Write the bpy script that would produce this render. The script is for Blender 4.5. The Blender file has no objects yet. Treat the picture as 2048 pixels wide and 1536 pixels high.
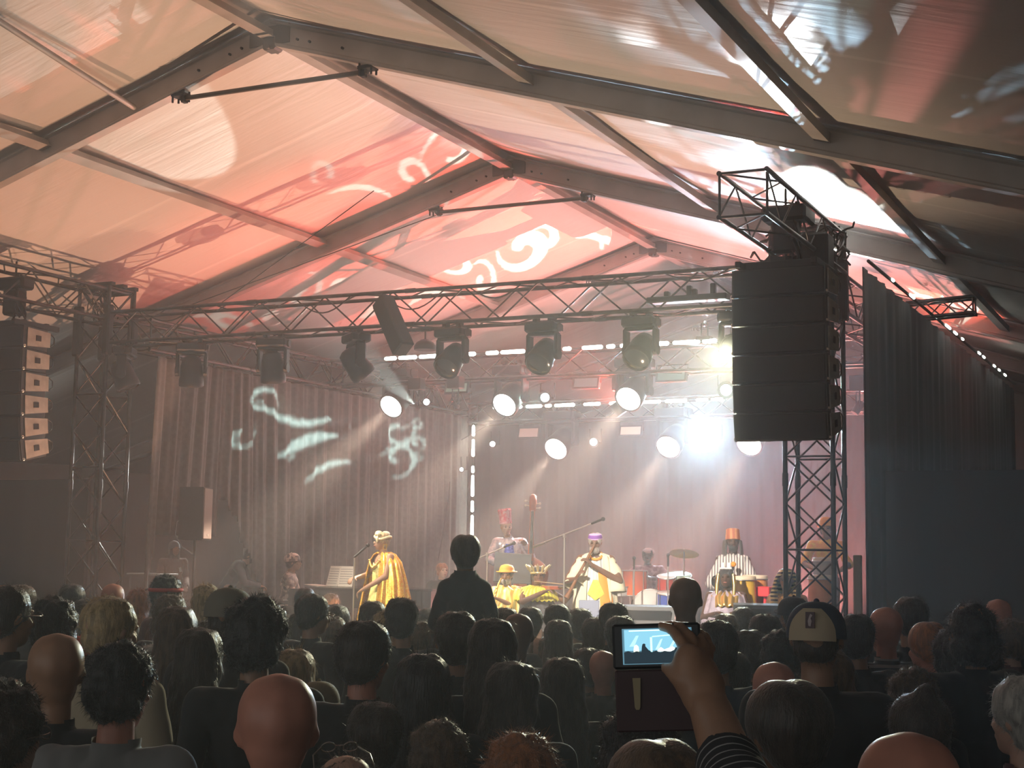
import bpy, bmesh, math, random
from mathutils import Vector, Matrix, Euler, noise
R = random.Random(7)
PI = math.pi
sc = bpy.context.scene
COL = sc.collection

# ------------------------------------------------------------------ camera
F_PX, YAW, PITCH, ROLL, CZ = 2986.1, 0.4487, 0.1149, 0.0159, 2.0
fw = Vector((-math.sin(YAW) * math.cos(PITCH), math.cos(YAW) * math.cos(PITCH), math.sin(PITCH)))
rt = Vector((math.cos(YAW), math.sin(YAW), 0))
up = rt.cross(fw)
rt2 = rt * math.cos(ROLL) + up * math.sin(ROLL)
up2 = -rt * math.sin(ROLL) + up * math.cos(ROLL)
cd = bpy.data.cameras.new('camera'); cam = bpy.data.objects.new('camera', cd); COL.objects.link(cam)
cd.sensor_width = 36; cd.lens = F_PX / 2048 * 36; cd.clip_start = 0.05; cd.clip_end = 200
m = Matrix.Identity(4)
for i, v in enumerate((rt2, up2, -fw)):
    m[0][i], m[1][i], m[2][i] = v
m[2][3] = CZ
cam.matrix_world = m
sc.camera = cam

def ray(x, y):
    return fw + rt2 * ((x - 1024) / F_PX) - up2 * ((y - 768) / F_PX)
def onY(x, y, Y):
    d = ray(x, y); p = d * (Y / d.y); p.z += CZ; return p
def atd(x, y, depth):
    p = ray(x, y) * depth; p.z += CZ; return p

# ------------------------------------------------------------------ world, exposure
sc.view_settings.view_transform = 'Standard'; sc.view_settings.look = 'None'
sc.view_settings.gamma = 1; sc.view_settings.exposure = 1.05
try: sc.view_settings.use_curve_mapping = False
except Exception: pass
w = bpy.data.worlds.new('night'); sc.world = w; w.use_nodes = True
w.node_tree.nodes['Background'].inputs[0].default_value = (.30, .30, .29, 1)
w.node_tree.nodes['Background'].inputs[1].default_value = 1.25
cy = sc.cycles
cy.max_bounces = 4; cy.diffuse_bounces = 2; cy.glossy_bounces = 2; cy.volume_bounces = 1
cy.transparent_max_bounces = 8; cy.use_denoising = True; cy.sample_clamp_indirect = 4
cy.caustics_reflective = False; cy.caustics_refractive = False
try: cy.use_light_tree = True
except Exception: pass

# ------------------------------------------------------------------ mesh helpers
class MB:
    def __init__(s): s.v = []; s.f = []; s.sm = []; s.mi = []; s.cur = 0
    def add(s, vs, fs, smooth=False):
        o = len(s.v); s.v += [tuple(v) for v in vs]
        for f in fs: s.f.append(tuple(i + o for i in f)); s.sm.append(smooth); s.mi.append(s.cur)
    def box(s, c, d, M=None):
        c = Vector(c); h = Vector(d) / 2; vs = []
        for x in (-1, 1):
            for y in (-1, 1):
                for z in (-1, 1):
                    p = Vector((x * h.x, y * h.y, z * h.z))
                    if M: p = M @ p
                    vs.append(c + p)
        s.add(vs, [(0, 1, 3, 2), (4, 6, 7, 5), (0, 4, 5, 1), (2, 3, 7, 6), (0, 2, 6, 4), (1, 5, 7, 3)])
    def bbox(s, c, d, b=.01, M=None):   # box with chamfered edges
        c = Vector(c); h = Vector(d) / 2; vs = []; idx = {}
        b = min(b, h.x * .9, h.y * .9, h.z * .9)
        for x in (-1, 1):
            for y in (-1, 1):
                for z in (-1, 1):
                    for k in range(3):
                        p = Vector((x * (h.x - (0 if k == 0 else b)), y * (h.y - (0 if k == 1 else b)), z * (h.z - (0 if k == 2 else b))))
                        idx[(x, y, z, k)] = len(vs)
                        if M: p = M @ p
                        vs.append(c + p)
        fs = []
        for x in (-1, 1): fs.append([idx[(x, a, b_, 0)] for a, b_ in ((-1, -1), (1, -1), (1, 1), (-1, 1))][::x])
        for y in (-1, 1): fs.append([idx[(a, y, b_, 1)] for a, b_ in ((-1, -1), (-1, 1), (1, 1), (1, -1))][::y])
        for z in (-1, 1): fs.append([idx[(a, b_, z, 2)] for a, b_ in ((-1, -1), (1, -1), (1, 1), (-1, 1))][::z])
        for a in (-1, 1):
            for b_ in (-1, 1):
                fs.append([idx[(a, b_, -1, 0)], idx[(a, b_, 1, 0)], idx[(a, b_, 1, 1)], idx[(a, b_, -1, 1)]])
                fs.append([idx[(a, -1, b_, 0)], idx[(a, 1, b_, 0)], idx[(a, 1, b_, 2)], idx[(a, -1, b_, 2)]])
                fs.append([idx[(-1, a, b_, 1)], idx[(1, a, b_, 1)], idx[(1, a, b_, 2)], idx[(-1, a, b_, 2)]])
                for z in (-1, 1): fs.append([idx[(a, b_, z, k)] for k in range(3)])
        s.add(vs, fs)
    def tube(s, p0, p1, r0, r1=None, n=8, cap=True, smooth=True):
        s.path([p0, p1], [r0, r0 if r1 is None else r1], n, cap, smooth)
    def path(s, ps, rs, n=8, cap=True, smooth=True, closed=False):
        ps = [Vector(p) for p in ps]; N = len(ps)
        if not hasattr(rs, '__len__'): rs = [rs] * N
        vs = []; pu = None
        for i, p in enumerate(ps):
            a = ps[(i - 1) % N] if (i or closed) else p
            b = ps[(i + 1) % N] if (i < N - 1 or closed) else p
            t = (b - a).normalized() if (b - a).length > 1e-9 else Vector((0, 0, 1))
            if pu is None:
                pu = t.orthogonal().normalized()
            pu = (pu - t * pu.dot(t))
            pu = pu.normalized() if pu.length > 1e-6 else t.orthogonal().normalized()
            q = t.cross(pu)
            for k in range(n):
                a_ = 2 * PI * k / n
                vs.append(p + (pu * math.cos(a_) + q * math.sin(a_)) * rs[i])
        fs = []
        for i in range(N if closed else N - 1):
            j = (i + 1) % N
            for k in range(n):
                fs.append((i * n + k, i * n + (k + 1) % n, j * n + (k + 1) % n, j * n + k))
        s.add(vs, fs, smooth)
        if cap and not closed:
            s.add(vs[:n], [tuple(range(n))[::-1]]); s.add(vs[-n:], [tuple(range(n))])
    def ell(s, c, r, M=None, nu=16, nv=10):
        c = Vector(c); vs = []; fs = []
        if not hasattr(r, '__len__'): r = (r, r, r)
        for j in range(1, nv):
            th = PI * j / nv
            for i in range(nu):
                ph = 2 * PI * i / nu
                p = Vector((r[0] * math.sin(th) * math.cos(ph), r[1] * math.sin(th) * math.sin(ph), r[2] * math.cos(th)))
                vs.append(c + (M @ p if M else p))
        t = Vector((0, 0, r[2])); t = M @ t if M else t
        vs.append(c + t); vs.append(c - t); T, B = len(vs) - 2, len(vs) - 1
        for j in range(nv - 2):
            for i in range(nu):
                i2 = (i + 1) % nu
                fs.append((j * nu + i, (j + 1) * nu + i, (j + 1) * nu + i2, j * nu + i2))
        for i in range(nu):
            i2 = (i + 1) % nu
            fs.append((T, i, i2)); fs.append((B, (nv - 2) * nu + i2, (nv - 2) * nu + i))
        s.add(vs, fs, True)
    def cap_(s, p0, p1, r0, r1, n=14):   # tapered capsule
        p0, p1 = Vector(p0), Vector(p1); d = (p1 - p0); L = d.length
        t = d.normalized() if L > 1e-6 else Vector((0, 0, 1))
        ps, rs = [], []
        for a in (0, .35, .7, 1.1, PI / 2): ps.append(p0 - t * r0 * math.cos(a)); rs.append(max(1e-4, r0 * math.sin(a)))
        for a in (PI / 2, 1.1, .7, .35, 0): ps.append(p1 + t * r1 * math.cos(a)); rs.append(max(1e-4, r1 * math.sin(a)))
        s.path(ps, rs, n)
    def loft(s, rings, smooth=True, cap=True, closed=True):
        n = len(rings[0]); vs = [p for r in rings for p in r]; fs = []
        for i in range(len(rings) - 1):
            for k in range(n if closed else n - 1):
                fs.append((i * n + k, i * n + (k + 1) % n, (i + 1) * n + (k + 1) % n, (i + 1) * n + k))
        s.add(vs, fs, smooth)
        if cap and closed: s.add(rings[0], [tuple(range(n))[::-1]]); s.add(rings[-1], [tuple(range(n))])
    def lathe(s, prof, c=(0, 0, 0), n=24, M=None, cap=True):
        c = Vector(c); rings = []
        for r, z in prof:
            ring = []
            for k in range(n):
                a = 2 * PI * k / n; p = Vector((r * math.cos(a), r * math.sin(a), z))
                ring.append(c + (M @ p if M else p))
            rings.append(ring)
        s.loft(rings, cap=cap)
    def prism(s, pts, axis, t):   # extrude polygon pts (list of 3-vectors) along vector axis by t
        pts = [Vector(p) for p in pts]; ax = Vector(axis).normalized() * t; n = len(pts)
        vs = pts + [p + ax for p in pts]
        fs = [tuple(range(n))[::-1], tuple(range(n, 2 * n))] + [(k, (k + 1) % n, n + (k + 1) % n, n + k) for k in range(n)]
        s.add(vs, fs)
    def mesh(s, name, mats):
        me = bpy.data.meshes.new(name); me.from_pydata(s.v, [], s.f)
        me.polygons.foreach_set('use_smooth', s.sm)
        me.polygons.foreach_set('material_index', s.mi)
        for mt in (mats if isinstance(mats, (list, tuple)) else [mats]): me.materials.append(mt)
        me.update(); return me
    def build(s, name, mats, parent=None, loc=None):
        o = bpy.data.objects.new(name, s.mesh(name, mats)); COL.objects.link(o)
        if parent: o.parent = parent
        if loc: o.location = loc
        return o

def tag(o, label=None, cat=None, group=None, kind=None):
    if label: o['label'] = label
    if cat: o['category'] = cat
    if group: o['group'] = group
    if kind: o['kind'] = kind
    return o
def thing(name, label, cat, loc=(0, 0, 0), rz=0, group=None):
    o = bpy.data.objects.new(name, None); COL.objects.link(o); o.location = loc
    o.rotation_euler = (0, 0, rz); o.empty_display_size = .1
    return tag(o, label, cat, group)
def copy_tree(o, parent=None):
    c = o.copy(); COL.objects.link(c)
    if parent: c.parent = parent
    for ch in list(o.children): copy_tree(ch, c)
    return c
def rot_to(d, upv=(0, 0, 1)):   # matrix whose +Z looks along d
    return Vector(d).to_track_quat('Z', 'Y').to_matrix()

# ------------------------------------------------------------------ materials
MATS = {}
def mat(name, col, rough=.6, metal=0, emit=None, es=0, spec=.5, noise_=None, bump=None, sheen=0, coat=0):
    if name in MATS: return MATS[name]
    m = bpy.data.materials.new(name); m.use_nodes = True; nt = m.node_tree; b = nt.nodes['Principled BSDF']
    b.inputs['Base Color'].default_value = (*col, 1); b.inputs['Roughness'].default_value = rough
    b.inputs['Metallic'].default_value = metal; b.inputs['Specular IOR Level'].default_value = spec
    if sheen: b.inputs['Sheen Weight'].default_value = sheen
    if coat: b.inputs['Coat Weight'].default_value = coat
    if emit: b.inputs['Emission Color'].default_value = (*emit, 1); b.inputs['Emission Strength'].default_value = es
    if noise_ or bump:
        tc = nt.nodes.new('ShaderNodeTexCoord'); n = nt.nodes.new('ShaderNodeTexNoise')
        n.inputs['Scale'].default_value = (noise_ or bump)[0]; n.inputs['Detail'].default_value = 4
        nt.links.new(tc.outputs['Object'], n.inputs['Vector'])
        if noise_:
            mx = nt.nodes.new('ShaderNodeMix'); mx.data_type = 'RGBA'
            mx.inputs['A'].default_value = (*col, 1); mx.inputs['B'].default_value = (*noise_[1], 1)
            rp = nt.nodes.new('ShaderNodeMapRange'); rp.inputs[1].default_value = .4; rp.inputs[2].default_value = .6
            nt.links.new(n.outputs['Fac'], rp.inputs[0]); nt.links.new(rp.outputs[0], mx.inputs['Factor'])
            nt.links.new(mx.outputs['Result'], b.inputs['Base Color'])
        if bump:
            bp = nt.nodes.new('ShaderNodeBump'); bp.inputs['Strength'].default_value = bump[1]; bp.inputs['Distance'].default_value = bump[2]
            nt.links.new(n.outputs['Fac'], bp.inputs['Height']); nt.links.new(bp.outputs['Normal'], b.inputs['Normal'])
    MATS[name] = m; return m
def emit_mat(name, col, s, sample=None):
    if name in MATS: return MATS[name]
    m = bpy.data.materials.new(name); m.use_nodes = True; nt = m.node_tree
    nt.nodes.remove(nt.nodes['Principled BSDF']); e = nt.nodes.new('ShaderNodeEmission')
    e.inputs[0].default_value = (*col, 1); e.inputs[1].default_value = s
    nt.links.new(e.outputs[0], nt.nodes['Material Output'].inputs[0])
    if sample: m.cycles.emission_sampling = sample
    MATS[name] = m; return m

def spot(name, loc, target, power, col, angle, blend=.3, radius=.05, parent=None):
    l = bpy.data.lights.new(name, 'SPOT'); l.energy = power; l.color = col
    l.spot_size = angle; l.spot_blend = blend; l.shadow_soft_size = radius
    o = bpy.data.objects.new(name, l); COL.objects.link(o); o.location = loc
    o.rotation_euler = (Vector(target) - Vector(loc)).to_track_quat('-Z', 'Y').to_euler()
    return o
# ------------------------------------------------------------------ place data (metres; camera stands at the origin, tent ridge runs along Y)
XR, HR, SL, Y0, BAY = -8.869, 7.258, 0.3065, 12.518, 5.750
HW = 12.5
SZ = 0.6                      # stage deck height
BLK = mat('black_cloth', (.012, .012, .014), .9)
BMET = mat('black_metal', (.010, .010, .012), .5, .3)
ALU = mat('dull_aluminium', (.075, .07, .07), .32, .9, noise_=(9, (.045, .045, .045)))
BEAM = mat('anodised_beam', (.43, .40, .37), .55, .15, noise_=(3, (.37, .34, .31)))
RUBBER = mat('black_rubber', (.015, .015, .015), .8)

def fabric_mat(name, col, rough=.6, seam=True):
    m = mat(name, col, rough); nt = m.node_tree; b = nt.nodes['Principled BSDF']; N = nt.nodes; K = nt.links
    tc = N.new('ShaderNodeTexCoord'); mp = N.new('ShaderNodeMapping'); mp.inputs['Scale'].default_value = (.35, 1.6, .35)
    mp.inputs['Rotation'].default_value = (0, 0, .5)
    n1 = N.new('ShaderNodeTexNoise'); n1.inputs['Scale'].default_value = 1.4; n1.inputs['Detail'].default_value = 5; n1.inputs['Distortion'].default_value = .8
    mp2 = N.new('ShaderNodeMapping'); mp2.inputs['Scale'].default_value = (.15, 6, .15)
    n2 = N.new('ShaderNodeTexNoise'); n2.inputs['Scale'].default_value = 1.5; n2.inputs['Detail'].default_value = 3
    K.new(tc.outputs['Object'], mp.inputs['Vector']); K.new(mp.outputs[0], n1.inputs['Vector'])
    K.new(tc.outputs['Object'], mp2.inputs['Vector']); K.new(mp2.outputs[0], n2.inputs['Vector'])
    ad = N.new('ShaderNodeMath'); ad.operation = 'MULTIPLY_ADD'; ad.inputs[1].default_value = .35
    K.new(n2.outputs['Fac'], ad.inputs[0]); K.new(n1.outputs['Fac'], ad.inputs[2])
    bp = N.new('ShaderNodeBump'); bp.inputs['Strength'].default_value = .5; bp.inputs['Distance'].default_value = .05
    K.new(ad.outputs[0], bp.inputs['Height']); K.new(bp.outputs[0], b.inputs['Normal'])
    if seam:      # welded strips every 2.5 m along the roof
        sp = N.new('ShaderNodeSeparateXYZ'); K.new(tc.outputs['Object'], sp.inputs[0])
        md = N.new('ShaderNodeMath'); md.operation = 'PINGPONG'; md.inputs[1].default_value = 1.25
        K.new(sp.outputs['Y'], md.inputs[0])
        lt = N.new('ShaderNodeMath'); lt.operation = 'LESS_THAN'; lt.inputs[1].default_value = .035; K.new(md.outputs[0], lt.inputs[0])
        mx = N.new('ShaderNodeMix'); mx.data_type = 'RGBA'; mx.inputs['A'].default_value = (*col, 1)
        mx.inputs['B'].default_value = (min(1, col[0] * 1.13), min(1, col[1] * 1.13), min(1, col[2] * 1.13), 1)
        K.new(lt.outputs[0], mx.inputs['Factor']); K.new(mx.outputs['Result'], b.inputs['Base Color'])
    return m
ROOF = fabric_mat('roof_pvc', (.74, .71, .67), .55)
WALLF = fabric_mat('wall_pvc', (.50, .47, .43), .6, False)

def rz_(u): return HR + .31 - SL * abs(u)
# ------------------------------------------------------------------ roof skin and walls
mb = MB()
for n in range(-4, 4):
    ya, yb = Y0 + n * BAY, Y0 + (n + 1) * BAY
    for s in (-1, 1):
        NU, NV = 28, 14; vs = []
        for i in range(NU + 1):
            u = HW * i / NU
            for j in range(NV + 1):
                t = j / NV; y = ya + (yb - ya) * t
                sag = .07 * math.sin(PI * t) * (1 if i else .2)
                wr = .018 * noise.noise(Vector((u * 1.1 + y * .6, s * 7 + y * 2.1, n))) * math.sin(PI * t)
                vs.append((XR + s * u, y, rz_(u) - sag + wr))
        fs = []
        for i in range(NU):
            for j in range(NV):
                a = i * (NV + 1) + j; f = (a, a + 1, a + NV + 2, a + NV + 1)
                fs.append(f if s > 0 else f[::-1])
        mb.add(vs, fs, True)
roof = mb.build('ceiling', ROOF); tag(roof, kind='structure')
md = roof.modifiers.new('thick', 'SOLIDIFY'); md.thickness = .01; md.offset = 1
YE, YB = Y0 + 4 * BAY, Y0 - 4 * BAY
EZ = rz_(HW)
for nm, x in (('wall_left', XR - HW), ('wall_right', XR + HW)):
    mb = MB(); vs = []; NY, NZ = 80, 4
    for i in range(NY + 1):
        for j in range(NZ + 1):
            y = YB + (YE - YB) * i / NY
            vs.append((x + .03 * math.sin(y * 5) * math.sin(PI * j / NZ), y, EZ * j / NZ))
    fs = [(i * (NZ + 1) + j, (i + 1) * (NZ + 1) + j, (i + 1) * (NZ + 1) + j + 1, i * (NZ + 1) + j + 1) for i in range(NY) for j in range(NZ)]
    mb.add(vs, fs, True); o = mb.build(nm, WALLF); tag(o, kind='structure')
    md = o.modifiers.new('thick', 'SOLIDIFY'); md.thickness = .01
for nm, y in (('wall_back', YE),):
    mb = MB()
    mb.prism([(XR - HW, y, 0), (XR + HW, y, 0), (XR + HW, y, EZ), (XR, y, rz_(0)), (XR - HW, y, EZ)], (0, 1, 0), .02)
    tag(mb.build(nm, WALLF), kind='structure')
mb = MB(); mb.box((XR, (YE + YB) / 2, -.05), (2 * HW, YE - YB, .1))
tag(mb.build('floor', mat('ground', (.05, .045, .04), .9, noise_=(2, (.07, .065, .05)))), kind='structure')

# ------------------------------------------------------------------ rafter frames, purlins, collar ties
ordn = {0: 'the nearest', 1: 'the second', 2: 'the third', 3: 'the farthest visible'}
frame_lab = {-1: 'grey aluminium roof frame overhead, out in front of the nearest ridge joint',
    0: 'large grey aluminium roof frame crossing the whole top of the picture',
    1: 'grey aluminium roof frame meeting at the ridge just above the lighting truss middle',
    2: 'small grey roof frame against the red lit roof behind the front truss',
    3: 'distant grey roof frame hidden above the back of the stage'}
for n in range(-1, 5):
    y = Y0 + n * BAY
    if n == 4: y -= .25
    t = thing('roof_frame', frame_lab.get(n, 'grey roof frame against the rear gable wall'), 'roof frame', (XR, y, 0), 0, 'roof frames')
    for s in (-1, 1):
        mb = MB()
        sec = [(a_ * 1.15, b_ * 1.12) for a_, b_ in [(-.055, 0), (.055, 0), (.062, .012), (.062, .03), (.045, .045), (.045, .205), (.062, .22), (.062, .24), (-.062, .24), (-.062, .22), (-.045, .205), (-.045, .045), (-.062, .03), (-.062, .012)]]
        rings = []
        for u in (0.0, HW):
            rings.append([Vector((s * u, a, HR - SL * u + b)) for a, b in (sec if s > 0 else sec[::-1])])
        mb.loft(rings, smooth=False)
        mb.build('rafter', BEAM, t)
        mb = MB(); mb.box((s * (HW - .08), 0, EZ / 2 - .1), (.2, .12, EZ - .2)); mb.build('upright', BEAM, t)
        mb = MB()   # eye bolts on the rafter web near the ridge
        for k in (.35, .5, .9): mb.tube((s * k, -.075, HR - SL * k + .12), (s * k, .075, HR - SL * k + .12), .014)
        mb.build('bolt', BMET, t)
    mb = MB(); mb.bbox((0, 0, HR + .02), (.16, .17, .14), .02); mb.box((0, 0, HR + .1), (.5, .135, .2))
    mb.tube((0, -.1, HR - .03), (0, .1, HR - .03), .02); mb.build('ridge_bracket', mat('dark_steel', (.12, .11, .10), .5, .6), t)
    # collar tie between the rafters with clamps
    mb = MB(); c = 1.17; zc = HR - SL * c - .06
    mb.tube((-c, 0, zc), (c, 0, zc), .028); mb.build('collar_tie', mat('dark_steel', (0, 0, 0)), t)
    for s in (-1, 1):
        mb = MB(); x = s * c
        mb.box((x, 0, zc + .035), (.17, .13, .035)); mb.box((x - s * .05, 0, zc), (.05, .06, .1))
        for k in (-1, 1): mb.tube((x + k * .07, .05, zc - .03), (x + k * .07, .05, zc + .08), .012); mb.tube((x + k * .07, -.05, zc - .05), (x + k * .07, -.05, zc + .08), .012)
        mb.build('clamp', BMET, t)
pur = {(2, 0): 'farthest ridge purlin, deep red, above the front truss', (2, 2.6): 'far roof purlin behind the front truss, next to the right speaker column', (1, 2.6): 'roof purlin on the right slope just left of the tower top, over the red roof', (3, 0): 'last ridge purlin near the rear gable', (-1, 0): 'ridge purlin overhead before the nearest ridge joint', (-1, -2.6): 'left roof purlin at the left picture edge',
       (-1, 2.6): 'diagonal roof purlin at top centre, above the nearest frame', (-1, 5.06): 'dark diagonal roof purlin at top right, beside the red light patch',
       (0, 0): 'ridge purlin between the nearest two ridge joints', (0, -2.6): 'brightly lit roof purlin on the left slope, longest one seen',
       (0, 2.6): 'roof purlin on the right slope left of the right speaker tower', (0, 5.06): 'dark roof purlin crossing the white glare right of the speaker tower',
       (1, 0): 'ridge purlin over the red lit roof', (1, -2.6): 'short thin roof purlin above the left of the front truss',
       (1, 5.06): 'short roof purlin hidden behind the right speaker tower', (1, 7.6): 'dark roof purlin at the right edge, right of the projected scrolls'}
for n in range(-1, 4):
    for u in (0, -2.6, 2.6, 5.06, 7.6):
        ya, yb = Y0 + n * BAY + .06, Y0 + (n + 1) * BAY - .06
        lab = pur.get((n, u))
        if lab is None: continue
        mb = MB()
        u *= 1.15; cz = HR - SL * abs(u) + (.17 if u else .12); ang = 0 if u == 0 else math.atan(SL) * (1 if u > 0 else -1)
        M = Matrix.Rotation(ang, 3, 'Y')
        L = yb - ya; Mx = M
        mb.box((0, 0, 0), (.10, L, .075), M); mb.box(M @ Vector((0, 0, -.045)), (.15, L, .012), M)
        o = mb.build('roof_purlin', BEAM, None, (XR + u, (ya + yb) / 2, cz))
        tag(o, lab or 'thin roof purlin far back above the stage', 'purlin', 'roof purlins')
# brace strut near the left picture edge
mb = MB(); mb.tube((XR - 1.72, Y0 - .1, HR - SL * 1.72 + .05), (XR - 1.09, Y0 - 5.3, HR - SL * 1.09 + .22), .032)
tag(mb.build('brace_strut', BEAM), 'slanting grey brace strut behind the nearest roof frame, top left', 'strut')

# ------------------------------------------------------------------ trusses
def truss(name, label, cat, A, B, w=.42, h=.42, step=.5, group=None, r=.025, xb=False, mt=ALU):
    A, B = Vector(A), Vector(B); L = (B - A).length; d = (B - A) / L
    e1 = d.cross(Vector((0, 0, 1)))
    e1 = Vector((1, 0, 0)) if e1.length < .1 else e1.normalized()
    e2 = e1.cross(d) if abs(d.z) < .9 else d.cross(e1)
    t = thing(name, label, cat, A, 0, group)
    cs = [(-w / 2, -h / 2), (w / 2, -h / 2), (w / 2, h / 2), (-w / 2, h / 2)]
    P = lambda k, s: e1 * cs[k % 4][0] + e2 * cs[k % 4][1] + d * s
    for k in range(4):
        mb = MB(); mb.tube(P(k, 0), P(k, L), r, n=10)
        n = max(1, round(L / 2.5))
        for q in range(1, n): s = L * q / n; mb.tube(P(k, s - .07), P(k, s + .07), r * 1.25, n=10)
        mb.build('chord', mt, t)
    mb = MB(); ns = max(1, round(L / step)); st = L / ns
    for k in range(4):
        for i in range(ns):
            a, b = i * st, (i + 1) * st
            if xb and k % 2 == 0:
                mb.tube(P(k, a), P(k + 1, b), .011, n=6); mb.tube(P(k + 1, a), P(k, b), .011, n=6)
                if i % 2 == 0: mb.tube(P(k, a), P(k + 1, a), .011, n=6)
            elif i % 2 == 0: mb.tube(P(k, a), P(k + 1, b), .011, n=6)
            else: mb.tube(P(k + 1, a), P(k, b), .011, n=6)
        mb.tube(P(k, .02), P(k + 1, .02), .014, n=6); mb.tube(P(k, L - .02), P(k + 1, L - .02), .014, n=6)
    mb.build('lattice', mt, t)
    return t
TZ = 5.03
truss('lighting_truss', 'long lattice front truss carrying the dark moving heads, between both towers', 'truss', (-13.78, 16.05, TZ), (-4.3, 16.05, TZ), group='stage trusses')
truss('lighting_truss', 'lattice truss over mid stage with the upper white light strip', 'truss', (-13.4, 21.05, TZ - .05), (-4.3, 21.05, TZ - .05), .36, .40, group='stage trusses')
truss('lighting_truss', 'rear lattice truss over the back drape with the lower light strip', 'truss', (-13.4, 26.05, 4.78), (-4.1, 26.05, 4.78), .36, .36, group='stage trusses')
truss('lighting_truss', 'lattice side truss running back above the grey side curtain', 'truss', (-13.7, 16.4, TZ - .03), (-13.7, 26.2, TZ - .03), .36, .42, group='stage trusses')
truss('lighting_truss', 'side truss behind the top edge of the big black drape', 'truss', (-4.05, 16.4, TZ), (-4.05, 26.2, TZ), .36, .42, group='stage trusses')
truss('lighting_truss', 'short lattice outrigger sticking forward over the left speaker column', 'truss', (-14.05, 16.36, 5.36), (-14.05, 13.4, 5.36), .46, .42, group='outrigger trusses')
truss('lighting_truss', 'short lattice outrigger sticking forward over the right speaker column', 'truss', (-4.0, 16.36, 5.40), (-4.0, 13.2, 5.40), .46, .42, group='outrigger trusses')
for x, lab in ((-14.05, 'lattice tower at the left front corner of the stage'), (-4.07, 'lattice tower at the right front corner behind the right speaker column')):
    t = truss('truss_tower', lab, 'tower', (x, 16.1, .12), (x, 16.1, 5.62), .52, .52, .5, 'truss towers', .027, True)
    mb = MB(); mb.bbox((0, 0, -.08), (.9, .9, .08), .02); mb.build('base_plate', BMET, t)
    mb = MB()
    for k in ((-.26, -.26), (.26, -.26), (-.26, .26), (.26, .26)): mb = MB(); mb.bbox((k[0], k[1], TZ - .15), (.12, .12, .7), .02); mb.build('sleeve_block', BMET, t)
    mb = MB(); mb.box((0, 0, 5.52), (.62, .1, .05)); mb.box((0, .24, 5.52), (.62, .08, .05)); mb.box((0, -.24, 5.52), (.62, .08, .05)); mb.build('head_section', BMET, t)
    mb = MB()    # messy cable loops on the head of the tower
    for k in range(9):
        x0 = R.uniform(-.2, .2); y0 = R.uniform(-.2, .2); z0 = TZ + .1 + R.uniform(0, .3)
        mb.path([(x0 + .09 * math.cos(a), y0 + .05 * a / 6, z0 + .13 * math.sin(a)) for a in [j * .5 for j in range(13)]], .008, 6)
    mb.build('cable_loop', RUBBER, t)
truss('truss_tower', 'thin lattice tower at the back left corner beside the vertical light strip', 'tower', (-13.7, 26.3, .1), (-13.7, 26.3, 4.75), .3, .3, .5, 'truss towers', .022)
# ------------------------------------------------------------------ stage deck and risers
mb = MB()
for i in range(5):
    for j in range(5):
        mb.bbox((-13.4 + .9 + i * 1.8, 15.9 + 1.04 + j * 2.08, SZ - .05), (1.8, 2.08, .1), .008)
t = thing('stage', 'black stage deck under the musicians, behind the crowd', 'stage', (0, 0, 0))
mb.build('deck', mat('deck_ply', (.03, .028, .026), .5, noise_=(4, (.045, .04, .04))), t)
mb = MB(); mb.box((-8.9, 15.92, .25), (9.0, .03, .5)); mb.build('skirt', BLK, t)
mb = MB()
for i in range(6):
    for j in range(6): mb = MB(); mb.tube((-13.3 + i * 1.76, 16 + j * 2.05, 0), (-13.3 + i * 1.76, 16 + j * 2.05, SZ - .1), .03); mb.build('support_leg', BMET, t)
def riser(lab, x, y, wx, wy, h):
    mb = MB(); mb.bbox((0, 0, h / 2), (wx, wy, h), .01)
    tag(mb.build('riser', BMET, None, (x, y, SZ)), lab, 'riser', 'stage risers')
riser('low black riser under the drum kit', -8.0, 21.3, 2.6, 2.2, .25)
riser('low black riser under the double bass player', -9.7, 19.6, 1.7, 1.5, .25)

# ------------------------------------------------------------------ drapes
GAUZE = mat('grey_drape', (.12, .117, .112), .85, noise_=(14, (.09, .088, .084)), sheen=.2)
def drape_mesh(P0, d, L, z0, z1, nrm, amp, wl, nx, nz, hole=None, seed=0, pinch=None):
    mb = MB(); P0 = Vector(P0); d = Vector(d); nrm = Vector(nrm); vs = []
    for i in range(nx + 1):
        s = L * i / nx
        for j in range(nz + 1):
            t = j / nz; z = z0(s) + (z1(s) - z0(s)) * t if callable(z1) else z0 + (z1 - z0) * t
            s2 = s
            if pinch: s2 = pinch(s, z)
            ph = s / wl * 2 * PI + 1.6 * noise.noise(Vector((s * .7, seed, 0)))
            a = amp * (math.sin(ph) + .45 * math.sin(2.3 * ph + 1) + .3 * noise.noise(Vector((s * 2, z * .6, seed))))
            a *= .55 + .45 * (1 - t) 
            p = P0 + d * s2 + nrm * a; p.z = z; vs.append(p)
    fs = []
    for i in range(nx):
        for j in range(nz):
            a = i * (nz + 1) + j
            c = (Vector(vs[a]) + Vector(vs[a + nz + 2])) / 2
            if hole and hole(c): continue
            fs.append((a, a + nz + 1, a + nz + 2, a + 1))
    mb.add(vs, fs, True); return mb
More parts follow.
